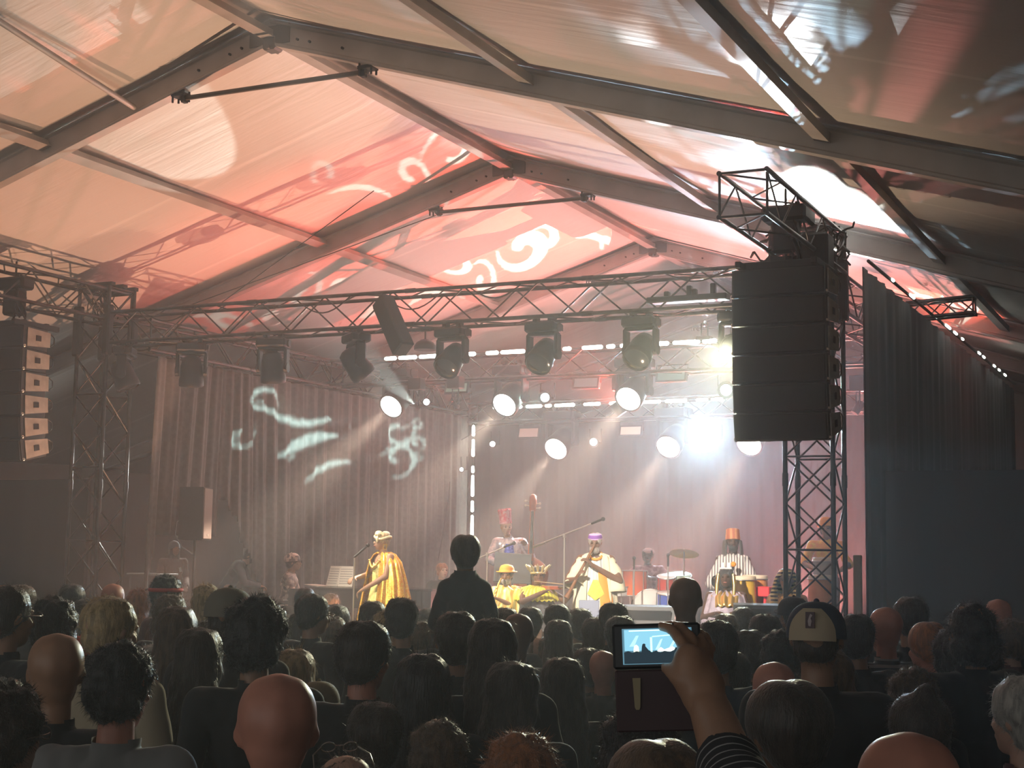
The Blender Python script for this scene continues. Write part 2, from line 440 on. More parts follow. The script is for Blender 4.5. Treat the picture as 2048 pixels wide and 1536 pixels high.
# grey side curtain along the left of the stage, gathered and parted near its front end
def curtain_hole(c):
    y, z = c.y, c.z; right = 18.42 + (2.73 - z) * .68
    if z < 2.25: return 16.60 + (z - 1.66) * .25 < y < right
    return 18.17 < y < right and z < 2.73
def pinch(s, z):
    k = max(0, (z - .6) / 4.2)
    c = 1.9
    return s + (c - s) * .32 * k ** 1.3 * math.exp(-((s - c) / 1.5) ** 2) * 1.0
mb = drape_mesh((-13.55, 16.5, 0), (0, 1, 0), 9.6, .03, 4.72, (1, 0, 0), .055, .34, 420, 60, curtain_hole, 3, pinch)
o = mb.build('side_curtain', GAUZE); tag(o, 'tall pleated grey curtain down the left side of the stage, parted near its front', 'curtain')
o.modifiers.new('thick', 'SOLIDIFY').thickness = .006
mb = drape_mesh((-14.1, 26.6, 0), (1, 0, 0), 10.2, .03, 4.6, (0, -1, 0), .022, .3, 320, 8, None, 5)
o = mb.build('back_drape', mat('charcoal_drape', (.022, .02, .022), .9, sheen=.2)); tag(o, 'dark pleated backdrop curtain behind the band', 'curtain')
o.modifiers.new('thick', 'SOLIDIFY').thickness = .006
DRB = mat('black_drape', (.022, .022, .026), .85, sheen=.15)
mb = drape_mesh((-3.62, 16.5, 0), (0, 1, 0), 13.0, 0, 5.28, (1, 0, 0), .03, .5, 220, 8, None, 8)
o = mb.build('side_curtain', DRB); tag(o, 'huge black drape hiding the right side of the stage', 'curtain')
o.modifiers.new('thick', 'SOLIDIFY').thickness = .006
mb = drape_mesh((-3.35, 16.3, 0), (1, 0, 0), 6.8, 0, 2.98, (0, -1, 0), .02, .8, 120, 6, None, 2)
o = mb.build('wing_drape', DRB); tag(o, 'lower black drape wall at the far right, below the tall one', 'curtain', 'wing drapes')
mb = drape_mesh((-21.0, 16.3, 0), (1, 0, 0), 6.6, 0, 2.98, (0, -1, 0), .02, .8, 80, 6, None, 4)
o = mb.build('wing_drape', DRB); tag(o, 'black drape wall at the far left, under the left speaker column', 'curtain', 'wing drapes')
mb = MB(); p = onY(1715, 1110, 16.1); mb.bbox((0, 0, p.z / 2), (.09, .05, p.z), .01)
tag(mb.build('post', mat('pale_wood', (.35, .32, .28), .7), None, (p.x, 16.1, 0)), 'pale upright post in front of the black drape, right of the right tower', 'post')
# cables hanging across the stage
def cable(pts, r, lab):
    mb = MB(); mb.path([Vector(p) - Vector(pts[0]) for p in pts], r, 6)
    tag(mb.build('cable', RUBBER, None, pts[0]), lab, 'cable', 'stage cables')
cable([(-12.0, 16.0, 5.3), (-9.7, 16.0, 6.6)], .006, 'thin wire rising right from the front truss toward the second roof frame')
cable([(XR - 1.17, Y0 + BAY, HR - .46), (-12.7, 16.0, 5.25)], .007, 'thin wire from the second frame collar clamp down to the front truss')
p0, p1, p2 = onY(905, 890, 25.9), onY(890, 930, 25.7), onY(868, 1165, 24)
cable([(-12.7, 25.7, 4.6), p0, onY(898, 990, 25.2), onY(880, 1100, 24.6), p2], .008, 'slack pale cable hanging before the grey side curtain near its back end')
# small truss pieces on top of the right drape
truss('lattice_bracket', 'small lattice bracket poking out above the black drape top edge, right', 'bracket', (-3.9, 20.6, 5.42), (-3.0, 20.6, 5.46), .22, .22, .25)
# ------------------------------------------------------------------ light fixtures
LENSW = emit_mat('lamp_lens_lit', (1.0, .90, .80), 9, 'NONE')
LENSD = mat('lamp_lens_dark', (.03, .035, .04), .15, 0, coat=.6)
PEACH = (1.0, .74, .56)
def moving_head(name, lab, loc, aim, lit=None, size=1.0, group='moving head lamps', lens=LENSW):
    """hangs below a truss: clamps, base, yoke, head with lens; loc = underside of truss"""
    loc = Vector(loc); aim = Vector(aim); piv = loc + Vector((0, 0, -.36 * size))
    d = (aim - piv).normalized(); az = math.atan2(d.x, d.y); rz = -az
    t = thing(name, lab, 'stage light', loc, rz, group)
    dl = Matrix.Rotation(-rz, 3, 'Z') @ d; S = size
    mb = MB()
    for k in (-1, 1):
        mb = MB(); mb.tube((k * .09 * S, 0, .05), (k * .09 * S, 0, -.03 * S), .022 * S); mb.box((k * .09 * S, 0, .02), (.05 * S, .09, .05)); mb.build('hook_clamp', BMET, t)
    mb = MB(); mb.bbox((0, 0, -.075 * S), (.36 * S, .24 * S, .1 * S), .02)
    mb.tube((-.19 * S, 0, -.075 * S), (-.175 * S, 0, -.075 * S), .05 * S, n=12); mb.tube((.175 * S, 0, -.075 * S), (.2 * S, 0, -.075 * S), .045 * S, n=12)
    mb.build('base', BMET, t)
    mb = MB(); mb.bbox((0, 0, -.145 * S), (.34 * S, .12 * S, .04 * S), .012)
    for k in (-1, 1):
        mb.bbox((k * .165 * S, 0, -.27 * S), (.04 * S, .12 * S, .26 * S), .015); mb.tube((k * .145 * S, 0, -.36 * S), (k * .19 * S, 0, -.36 * S), .06 * S, n=14)
    mb.build('yoke', BMET, t)
    M = rot_to(dl); c = Vector((0, 0, -.36 * S)); mb = MB()
    mb.lathe([(.05 * S, -.19 * S), (.105 * S, -.16 * S), (.13 * S, -.06 * S), (.138 * S, .06 * S), (.148 * S, .1 * S), (.148 * S, .17 * S), (.135 * S, .18 * S), (.128 * S, .165 * S)], c, 22, M)
    hd = mb.build('lamp_head', BMET, t)
    mb = MB(); mb.lathe([(.127 * S, .168 * S), (.1 * S, .18 * S), (.05 * S, .187 * S), (.004, .19 * S)], c, 22, M)
    mb.build('lens', lens if lit else LENSD, hd)
    if lit:
        for (tg, pw, cl, ang, bl) in (lit if isinstance(lit, list) else [lit]):
            l0 = piv + d * .24 * S
            l = spot('lamp', l0, tg, pw, cl, ang, bl, .08)
            mw = l.matrix_basis.copy(); l.parent = t
            base = Matrix.Translation(loc) @ Matrix.Rotation(rz, 4, 'Z')
            l.matrix_basis = base.inverted() @ (Matrix.Translation(l0) @ (Vector(tg) - l0).to_track_quat('-Z', 'Y').to_matrix().to_4x4())
    return t
dark_labs = ['hanging at the left tower', 'below the truss above the left curtain gather', 'third from the left on the front truss',
    'turned sideways, left of the slanted column speaker', 'first right of the slanted column speaker', 'in the middle of the front truss right half',
    'last one fully visible before the right speaker column', 'peeking out at the left edge of the right speaker column']
FW = {2: ((-10.2, 17.3, 1.7), 420, (1, .86, .66), math.radians(30), .6), 3: ((-8.6, 17.6, 1.6), 420, (1, .85, .72), math.radians(42), .6), 7: ((-4.5, 8.5, 1.6), 1000, (1, .97, .66), math.radians(60), .8)}  # added beams from dark-lensed heads: light on performers, rim light on crowd
for (px, aimx, k) in ((250, -12.5, 0), (385, -12.8, 1), (547, -11.3, 2), (712, -6.5, 3), (905, -8.9, 4), (1087, -7.5, 5), (1282, -6.3, 6), (1475, -5.2, 7)):
    x = onY(px, 690, 16).x
    aim = (-4.5, 8.5, 1.6) if k == 7 else (aimx, 12.0, .5) if k in (4, 5, 6) else (aimx, 16.6, 1.5)
    if k == 3: aim = (-8.6, 17.6, 2)
    moving_head('moving_head_lamp', 'dark-lensed black moving head lamp ' + dark_labs[k], (x, 16.0, 4.79), aim, FW.get(k), 1.12, 'unlit lamps on the front truss', LENSD)
# lit wash lights, mid and back truss
lit_px = [(780, 815, 21, 'left one over mid stage, left of the strip lights corner'), (1007, 812, 21, 'second from left at the upper row'), (1255, 800, 21, 'third at the upper row, under the light strip'),
          (1110, 900, 25.6, 'left one of the lower row'), (1335, 896, 25.6, 'middle one of the lower row'), (1497, 891, 25.6, 'lower row, half hidden by the right speaker column')]
for i, (px, py, Y, s) in enumerate(lit_px):
    p = onY(px, py, Y); S = 1.5 if Y < 22 else 1.7
    aim = p + Vector((-.35, -4.6, -3.1))
    c = p - (aim - p).normalized() * .19 * S
    loc = c + Vector((0, 0, .36 * S))
    moving_head('wash_light', 'glowing round wash light, ' + s, loc, aim, [(aim, 2300, PEACH, math.radians(17), .35), (aim, 30, PEACH, math.radians(80), .8)], S, 'lit wash lights')
    # drop tube between truss and lamp
    zt = 4.83 if Y < 22 else 4.6
    if zt > loc.z + .08:
        mb = MB(); mb.tube((0, 0, 0), (0, 0, zt - loc.z - .03), .024)
        tag(mb.build('hanging_tube', BMET, None, (loc.x, loc.y, loc.z + .05)), 'black drop tube holding the wash light, ' + s, 'pipe', 'lamp drop tubes')
# small bright lamps
def bead(lab, px, py, Y, r, col, es, sp=None):
    p = onY(px, py, Y); t = thing('beam_lamp', lab, 'stage light', p, 0, 'small beam lamps')
    d = (Vector((0, 0, CZ)) - p).normalized(); M = rot_to(d)
    mb = MB(); mb.lathe([(r * .5, -.22), (r * 1.5, -.16), (r * 1.6, -.02), (r * 1.15, -.012)], (0, 0, 0), 16, M); mb.build('housing', BMET, t)
    mb = MB(); mb.ell((0, 0, 0), r, None, 16, 10); mb.build('bulb', emit_mat('bulb_%d%d%d' % tuple(int(c * 9) for c in col), col, es, 'NONE'), t)
    mb = MB(); mb.path([(-r * 1.8, .1, .25), (-r * 1.8, .1, 0), (r * 1.8, .1, 0), (r * 1.8, .1, .25)], .015, 6); mb.build('bracket', BMET, t)
    if sp:
        l0 = p + d * (r + .03)
        for tg, pw, cl, ang, bl in sp:
            l = spot('lamp', (0, 0, 0), (0, 0, -1), pw, cl, ang, bl, .05); l.parent = t
            l.matrix_basis = Matrix.Translation(l0 - p) @ (Vector(tg) - l0).to_track_quat('-Z', 'Y').to_matrix().to_4x4()
    return t
bead('dazzling blue-white lamp pointing at the audience, right of centre', 1410, 877, 25.6, .16, (.75, .92, 1.0), 30,
     [((-2, 6, 1.6), 750, (.5, .8, 1.0), math.radians(60), .9), ((-4.2, 12, 4.6), 1500, (.55, .8, 1), math.radians(70), 1)])  # second spot added to tint the haze before the right column blue
bead('small green-white lamp beside the right speaker column', 1452, 780, 22, .085, (.85, 1, .92), 20, [((-3, 12, 3), 120, (.6, 1, .85), math.radians(50), 1)])
bead('small green-white lamp over mid stage between two wash lights', 1090, 795, 22, .07, (.85, 1, .92), 20, [((-9, 12, 3), 70, (.6, 1, .85), math.radians(40), 1)])
bead('small green-white lamp low between the wash lights of the lower row', 1187, 884, 25.4, .065, (.85, 1, .92), 20, [((-12, 18, 5.2), 70, (.6, 1, .85), math.radians(40), .5)])
bead('small white lamp right of the leftmost wash light', 853, 804, 24, .055, (1, 1, 1), 14)
bead('tiny white lamp right of the vertical light strip, high', 985, 888, 25.6, .05, (1, 1, 1), 14)
bead('tiny white lamp left of the vertical light strip', 923, 939, 25, .035, (1, 1, 1), 14)
# flat rectangular flood panels
def panel(lab, px, py, Y, w, h, col, es):
    p = onY(px, py, Y); t = thing('flood_panel', lab, 'stage light', p, 0, 'rectangular flood panels')
    M = Matrix.Rotation(math.radians(-14), 3, 'X')
    mb = MB()
    mb.bbox((0, .05, 0), (w, .09, h), .012, M)
    for a, b, c_, d_ in ((0, h / 2, w + .03, .03), (0, -h / 2, w + .03, .03), (-w / 2, 0, .03, h), (w / 2, 0, .03, h)):
        mb.box(M @ Vector((a, -.01, b)), (c_, .03, d_), M)
    mb.build('frame', BMET, t)
    mb = MB(); mb.box(M @ Vector((0, -.008, 0)), (w - .03, .012, h - .03), M); mb.build('led_face', emit_mat('panel_' + lab[:12].replace(' ', '_'), col, es * .42, 'NONE'), t)
    mb = MB(); mb.path([(-w / 2 - .02, .04, 0), (-w / 2 - .02, .04, h), (w / 2 + .02, .04, h), (w / 2 + .02, .04, 0)], .012, 6)
    mb.build('bracket', BMET, t)
panel('olive tinted rectangular panel right of the leftmost wash light', 914, 776, 21, .40, .17, (.36, .42, .30), .55)
panel('grey rectangular panel at the centre of the upper lamp row', 1172, 766, 21.2, .42, .17, (.42, .40, .38), .45)
panel('greenish rectangular panel at the right of the upper lamp row', 1343, 752, 21.2, .46, .17, (.34, .45, .40), .55)
panel('dull pink rectangular panel above the lower lamp row, left', 1058, 866, 25.6, .42, .2, (.75, .40, .32), .7)
panel('sparkling pink rectangular panel above the lower lamp row, right', 1262, 862, 25.6, .42, .18, (1.0, .55, .42), 1.1)
# LED strips
LED = emit_mat('led_white', (.95, 1.0, .88), 8)
def led(lab, A, B, seed):
    A, B = Vector(A), Vector(B); L = (B - A).length; d = (B - A) / L; rr = random.Random(seed)
    t = thing('light_strip', lab, 'light strip', A, 0, 'white light strips')
    mb = MB(); mb.tube((0, .03, 0), d * L + Vector((0, .03, 0)), .022, n=8); mb.build('tube_holder', BMET, t)
    s = .05; n = 0
    while s < L - .1:
        l = rr.choice((.08, .16, .28, .36)); l = min(l, L - s)
        mb = MB(); mb.cap_(d * s + Vector((0, -.02, 0)), d * (s + l) + Vector((0, -.02, 0)), .028, .033, 8)
        mb.build('diode_group', LED, t); s += l + rr.choice((.10, .12, .14, .24))
led('white light strip along the top of the mid stage truss', onY(768, 718, 20.8), onY(1482, 679, 20.8), 1)
led('white light strip along the rear truss above the backdrop', onY(985, 816, 25.8), onY(1452, 798, 25.8), 2)
led('vertical white light strip beside the back left corner of the stage', onY(948, 848, 26.0), onY(943, 1180, 26.0), 3)
# uplit side truss dots along the right drape
mb = MB()
t = thing('light_strip', 'row of small white lights along the top edge of the big black drape', 'light strip', (-3.55, 16.5, 5.34), 0, 'white light strips')
mb.tube((0, 0, 0), (0, 12.5, 0), .02); mb.build('tube_holder', BMET, t)
for k in (1.2, 2.3, 2.5, 4.1, 4.9, 5.1, 5.6, 6.3, 7.9, 8.4, 9.6, 10.2, 10.9):
    mb = MB(); mb.cap_((.02, k, 0), (.02, k + R.uniform(.05, .25), 0), .018, .018, 8); mb.build('diode_group', LED, t)
# slanted column speaker and small dome hanging from front truss
p = onY(765, 600, 15.75); q = onY(808, 700, 15.55)
t = thing('column_speaker', 'slanted dark column box hanging across the front truss', 'speaker', p)
d = (q - p); M = rot_to(d); mb = MB(); L = d.length
mb.bbox(d * .5, (.2, .24, L), .02, M); mb.build('cabinet', BMET, t)
mb = MB(); mb.box(d * .5 + M @ Vector((.0, -.125, 0)), (.16, .01, L * .94), M); mb.build('grille', mat('grille', (.04, .04, .04), .6, .4), t)
mb = MB(); mb.box(Vector((0, .12, -.02)), (.1, .2, .1)); mb.build('bracket', BMET, t)
p = onY(850, 700, 17.5); t = thing('dome_pendant', 'dark dome hanging on a short cable right of the slanted column box', 'pendant', p)
mb = MB(); mb.lathe([(.15, 0), (.15, .05), (.12, .1), (.05, .14), (.01, .15)]); mb.build('dome', BMET, t)
mb = MB(); mb.tube((0, 0, .14), (0, 0, 5.0 - p.z + .1), .012); mb.build('cable', RUBBER, t)
# gear tray on the front truss
p = onY(1370, 595, 15.8); t = thing('power_box', 'long black power box with plugs lying along the front truss, right', 'power box', p)
mb = MB(); mb.bbox((0, .1, 0), (.95, .16, .07), .01); mb.build('housing', BMET, t)
for k, h in ((-.25, .07), (.02, .12), (.08, .08), (.3, .13)):
    mb = MB(); mb.bbox((k, .1, .03 + h / 2), (.06, .07, h), .01); mb.build('plug', BMET, t)
for i in range(7):   # slack cables draped along the front truss
    x0 = -13.2 + i * 1.25; w_ = R.uniform(.6, .9); dz = R.uniform(.08, .25)
    mb = MB(); mb.path([(w_ * k / 10, 0, -dz * math.sin(PI * k / 10)) for k in range(11)], .009, 6)
    tag(mb.build('cable', RUBBER, None, (x0, 15.82, 5.22)), ['leftmost', 'second from left', 'third from left', 'middle', 'fifth from left', 'sixth from left', 'rightmost'][i] + ' slack black cable loop tied along the front truss', 'cable', 'cable loops on the front truss')

# ------------------------------------------------------------------ line array speakers
CAB = mat('speaker_black', (.028, .03, .034), .6, noise_=(30, (.02, .022, .025)))
GRL = mat('speaker_grille', (.02, .021, .024), .7, bump=(220, .4, .004))
PLATE = mat('grey_side_plate', (.34, .32, .27), .5, .2, noise_=(8, (.26, .24, .2)))
def line_array(side, X, Y, top, labs):
    z = top; y = Y
    tilts = [0, 1, 2, 4, 7, 11]; H = .287
    for k in range(6):
        a = math.radians(tilts[k]); M = Matrix.Rotation(a, 3, 'X')
        t = thing('line_array_speaker', labs % ['topmost', 'second from the top', 'third from the top', 'fourth from the top', 'fifth from the top', 'lowest'][k], 'speaker', (X, y, z), 0, side + ' speaker column cabinets')
        def T(v): return M @ Vector(v)
        w = .94; D = .52; h = H - .012
        prof = [(-w / 2, 0), (w / 2, 0), (w / 2 - .0, .10), (w / 2 - .09, D), (-w / 2 + .09, D), (-w / 2, .10)]
        mb = MB(); mb.prism([T((px, py, -h)) for px, py in prof], M @ Vector((0, 0, 1)), h); mb.build('cabinet', CAB, t)
        mb = MB(); mb.bbox(T((0, -.008, -h / 2)), (w - .02, .02, h - .02), .008, M); mb.build('grille', GRL, t)
        for s in (-1, 1):
            e = w / 2 + .004
            mb = MB(); mb.prism([T((s * e, .06, -h + .02)), T((s * e, D - .06, -h + .045)), T((s * e, D - .06, -.045)), T((s * e, .06, -.02))], (s, 0, 0), .012)
            pl = mb.build('side_plate', PLATE, t); tag(pl, 'pale grey side plate')
            mb = MB(); mb.box(T((s * (e + .014), .25, -h / 2)), (.008, .09, .07), M); mb.build('handle', BMET, pl)
            mb = MB(); mb.ell(T((s * (e - .01), .03, -h + .02)), .024); mb.build('pin', mat('steel_pin', (.7, .68, .6), .25, 1), t)
            mb = MB(); mb.path([T((s * (e + .01), D - .05, -h + .06)), T((s * (e + .01), D + .01, -h * .65)), T((s * (e + .01), D + .01, -h * .35)), T((s * (e + .01), D - .05, -.06))], .008, 6); mb.build('rigging_bar', ALU, t)
        z -= H * math.cos(a); y += H * math.sin(a) * .6
    t = thing('rigging_frame', 'black rigging frame and hoist above the %s speaker column' % side, 'rigging', (X, Y, top), 0)
    mb = MB()
    for s in (-1, 1): mb.bbox((s * .38, .3, .04), (.06, .8, .07), .008)
    mb.bbox((0, .1, .05), (.8, .06, .08), .008); mb.bbox((0, .5, .05), (.8, .06, .08), .008); mb.build('bumper', BMET, t)
    mb = MB(); mb.bbox((0, .3, .36), (.26, .2, .34), .03); mb.bbox((0, .3, .6), (.46, .24, .16), .03); mb.build('chain_hoist', BMET, t)
    mb = MB(); mb.tube((0, .3, 0), (0, .3, .9), .014); mb.build('chain', BMET, t)
    mb = MB()
    for k in range(5): mb.path([(.1 + .05 * math.sin(k + j * .6), .3 + .1 * math.cos(j * .7 + k), .15 + .55 * (j / 8)) for j in range(9)], .012, 6)
    mb.build('cable_loop', RUBBER, t)
line_array('left', -14.0, 14.0, 4.78, '%s black cabinet with pale side plates in the left speaker column')
line_array('right', -3.93, 14.15, 4.86, '%s black cabinet in the silhouetted right speaker column')
# PA tower clutter beside right hoist
mb = MB()
for k in range(26):
    a = Vector((R.uniform(-.35, .35), R.uniform(-.3, .3), R.uniform(-.1, .55)))
    pts = [a]
    for j in range(6): pts.append(pts[-1] + Vector((R.uniform(-.12, .12), R.uniform(-.1, .1), R.uniform(-.14, .12))))
    mb.path(pts, .012, 6)
tag(mb.build('cable_bundle', RUBBER, None, (-4.05, 15.5, 5.0)), 'tangled black cable bundle on top of the right tower', 'cables')
for dx, dy, dz, sx, sz_ in ((-.14, .2, .15, .3, .55), (.22, .1, .1, .3, .45), (.05, .15, .55, .22, .2)):
    mb = MB(); mb.bbox((0, 0, 0), (sx, .3, sz_), .03)
    tag(mb.build('equipment_case', BMET, None, (-4.0 + dx, 15.0 + dy, 5.05 + dz)), {-.14: 'tall black box left of the cables', .22: 'black box right of the cables', .05: 'small black box on top of the cables'}[dx] + ' on the right tower', 'box')
# ------------------------------------------------------------------ haze in the tent
def haze(name, lo, hi, dens, lab, ani=.35):
    m = bpy.data.materials.new(name); m.use_nodes = True; nt = m.node_tree
    nt.nodes.remove(nt.nodes['Principled BSDF'])
    v = nt.nodes.new('ShaderNodeVolumeScatter'); v.inputs['Color'].default_value = (1, 1, 1, 1)
    v.inputs['Density'].default_value = dens; v.inputs['Anisotropy'].default_value = ani
    nt.links.new(v.outputs[0], nt.nodes['Material Output'].inputs['Volume'])
    mb = MB(); lo, hi = Vector(lo), Vector(hi); mb.box((lo + hi) / 2, hi - lo)
    tag(mb.build('haze', m), lab, 'haze', kind='stuff')
haze('stage_haze', (-14.6, 15.0, .02), (-3.0, 34, 6.2), .014, 'thick theatrical haze over the stage catching the light beams')
haze('tent_haze', (-21, .4, .02), (3.4, 14.9, 6.2), .0085, 'thin haze hanging over the audience')

# ------------------------------------------------------------------ projectors with cut-out pattern discs
def hit_roof(x, y):
    d = ray(x, y)
    for s in (-1, 1):
        t = (HR + .29 + SL * s * XR - CZ) / (d.z + SL * s * d.x)
        p = d * t
        if t > 0 and s * (p.x - XR) >= -.02: p.z += CZ; return p
    return d * 20
def hit_curtain(x, y):
    d = ray(x, y); p = d * (-13.5 / d.x); p.z += CZ; return p
def scroll(cx, cy, s, rot, flip=1, turn=1.25, wid=.26, sq=1.0):
    s *= 1.12; c, n = [], 26
    a, b = [], []
    for i in range(n + 1):
        t = i / n; th = turn * 2 * PI * t; r = s * (.16 + .84 * t)
        w_ = s * wid * 1.45 * math.sin(PI * min(1, t ** .75)) ** .8 + s * .012
        for lst, k in ((a, .5), (b, -.5)):
            rr = r + w_ * k
            x, y = rr * math.cos(th) * flip, rr * math.sin(th) * sq
            lst.append((cx + x * math.cos(rot) - y * math.sin(rot), cy + x * math.sin(rot) + y * math.cos(rot)))
    return a + b[::-1]
def leaf(cx, cy, L, w_, rot, bend=.3):
    a, b = [], []
    for i in range(15):
        t = i / 14; x = (t - .5) * L; y0 = bend * L * (t - .5) ** 2 * 2
        h = w_ * math.sin(PI * t) ** .8 * .5
        for lst, k in ((a, 1), (b, -1)):
            y = y0 + h * k; lst.append((cx + x * math.cos(rot) - y * math.sin(rot), cy + x * math.sin(rot) + y * math.cos(rot)))
    return a + b[::-1]
def tinted(name, col):
    m = bpy.data.materials.new(name); m.use_nodes = True; nt = m.node_tree
    nt.nodes.remove(nt.nodes['Principled BSDF']); t = nt.nodes.new('ShaderNodeBsdfTransparent')
    t.inputs[0].default_value = (*col, 1); nt.links.new(t.outputs[0], nt.nodes['Material Output'].inputs[0]); return m
def projector(lab, P, T, power, col, angle, shapes, hit, glass=None, radius=.0006, blend=.15):
    P, T = Vector(P), Vector(T); d = (T - P).normalized(); q = d.to_track_quat('-Z', 'Y'); M = q.to_matrix()
    t = thing('pattern_projector', lab, 'stage light', P, 0, 'pattern projectors')
    D = .09; rad = D * math.tan(angle / 2) * 1.12
    mb = MB(); rings = []
    for r_, z in ((rad + .012, .1), (rad + .012, -D - .012), (rad + .003, -D - .012), (rad + .003, .09)):
        rings.append([M @ Vector((r_ * math.cos(a * PI / 10), r_ * math.sin(a * PI / 10), z)) for a in range(20)])
    mb.loft(rings, cap=False); mb.add(rings[0], [tuple(range(20))]); mb.add(rings[3], [tuple(range(20))[::-1]])
    mb.build('barrel', BMET, t)
    k_ = 1 if 3 < P.z < 4.9 else -1; hz = P.z if P.z < 3 else (4.79 - P.z if P.z < 4.9 else P.z - 5.2) ; a_, b_ = M @ Vector((-rad - .03, 0, 0)), M @ Vector((rad + .03, 0, 0)); yk = min(.25, hz - .06)
    mb = MB(); mb.path([a_, Vector((a_.x, a_.y, k_ * yk)), Vector((b_.x, b_.y, k_ * yk)), b_], .012, 6)
    mb.bbox((0, 0, k_ * (yk + hz) / 2), (.22, .2, hz - yk), .01); mb.build('mount', BMET, t)
    l = spot('lamp', (0, 0, 0), d, power, col, angle, blend, radius); l.parent = t
    if shapes:
        import numpy as np
        Mi = M.inverted(); NG = 340; c_ = (np.arange(NG) + .5) / NG * 2 * rad - rad; X, Yg = np.meshgrid(c_, c_, indexing='ij')
        keep = X * X + Yg * Yg < rad * rad
        for sh in shapes:
            o_ = []
            for (x, y) in sh:
                v = Mi @ (hit(x, y) - P)
                if v.z > -.1: break
                o_.append((v.x / -v.z * D, v.y / -v.z * D))
            if len(o_) < len(sh): continue
            xs, ys = [q_[0] for q_ in o_], [q_[1] for q_ in o_]
            a0, a1 = np.searchsorted(c_, (min(xs), max(xs))); b0, b1 = np.searchsorted(c_, (min(ys), max(ys)))
            if a1 <= a0 or b1 <= b0: continue
            GX, GY = X[a0:a1, b0:b1], Yg[a0:a1, b0:b1]; wn = np.zeros(GX.shape, int)
            for (x0, y0), (x1, y1) in zip(o_, o_[1:] + o_[:1]):     # winding number
                cr = (x1 - x0) * (GY - y0) - (GX - x0) * (y1 - y0)
                wn += ((y0 <= GY) & (y1 > GY) & (cr > 0)).astype(int); wn -= ((y0 > GY) & (y1 <= GY) & (cr < 0)).astype(int)
            keep[a0:a1, b0:b1] &= (wn == 0)
        st = 2 * rad / NG; ix = {}; vs = []; fs = []
        for a_ in range(NG):          # runs of kept cells become long strips
            b_ = 0
            while b_ < NG:
                if keep[a_, b_]:
                    e_ = b_
                    while e_ < NG and keep[a_, e_]: e_ += 1
                    x0, x1, y0, y1 = -rad + a_ * st, -rad + (a_ + 1) * st, -rad + b_ * st, -rad + e_ * st
                    k0 = len(vs); vs += [(x0, y0, 0), (x1, y0, 0), (x1, y1, 0), (x0, y1, 0)]; fs.append((k0, k0 + 1, k0 + 2, k0 + 3)); b_ = e_
                else: b_ += 1
        me = bpy.data.meshes.new('pattern_disc'); me.from_pydata(vs, [], fs); me.materials.append(glass or BMET)
        g = bpy.data.objects.new('pattern_disc', me); COL.objects.link(g); g.parent = t
        g.matrix_basis = Matrix.Translation(d * D) @ q.to_matrix().to_4x4()
    return t
RED = tinted('red_glass', (1.0, .12, .085))
sw = [scroll(1045, 492, 52, 2.6, 1, 1.1, .42, .8), scroll(1088, 470, 26, .4, -1, 1.0, .5), scroll(900, 300, 66, -.9, -1, .9, .2, .8), scroll(690, 590, 50, .5, 1, 1.15, .35, .7),
      scroll(820, 345, 46, .9, 1, 1.05, .25, .7), scroll(965, 560, 42, 1.4, -1, 1.1, .35, .6), scroll(905, 520, 40, 3.4, 1, 1.0, .3, .6), scroll(600, 585, 44, 2.2, -1, 1.1, .3, .6),
      scroll(1150, 455, 40, .2, -1, 1.0, .3, .6), scroll(640, 640, 52, 5.2, 1, 1.2, .35, .4), scroll(790, 560, 30, 5.6, 1, 1.1, .3, .6), scroll(450, 645, 50, .3, 1, 1.2, .3, .4),
      scroll(640, 340, 40, 4.2, -1, .9, .2, .7), scroll(1215, 500, 36, 1.2, 1, .9, .28, .5), scroll(1010, 600, 30, 1.2, 1, 1.1, .3, .5), scroll(545, 630, 36, 3.2, -1, 1.1, .3, .5),
      leaf(720, 370, 150, 12, .1, .3), leaf(880, 400, 130, 14, -.4, -.5), leaf(770, 430, 150, 14, -.3, .3), leaf(860, 580, 120, 16, -.2, .4), leaf(1120, 420, 80, 14, .5, .5),
      leaf(745, 610, 70, 20, 1.9, .5), leaf(950, 620, 110, 14, -.15, .3), leaf(1190, 470, 120, 14, .35, .2), leaf(1400, 470, 190, 14, .32, .15), leaf(1300, 440, 170, 12, .3, -.15),
      leaf(560, 655, 110, 10, .1, .2), leaf(380, 630, 90, 8, -.1, .2), leaf(1360, 500, 200, 10, .3, .1), leaf(1250, 420, 120, 22, .3, .2)]
projector('black pattern projector under the mid truss aimed up at the ridge', (-8.4, 21.3, 4.30), (-10.46, 20.47, 7.63), 820, (1, .88, .76), math.radians(98), sw, hit_roof, RED)
# soft washes on both roof slopes
spotless = lambda *a, **k: projector(*a, [], hit_roof, **k)
spotless('black floor flood before the stage left side aimed at the left roof slope', (-12.0, 15.3, .5), (-13.34, 13.68, 6.14), 400, (1, .48, .28), math.radians(84), )
spotless('black floor flood before the stage middle aimed at the left roof slope', (-9.0, 15.3, .5), (-11.04, 13.22, 6.83), 220, (1, .52, .32), math.radians(104), blend=.8)
spotless('black floor flood before the stage right side aimed at the right roof slope', (-6.4, 15.3, .5), (-6.21, 13.11, 6.49), 430, (1, .70, .46), math.radians(96), blend=.8)
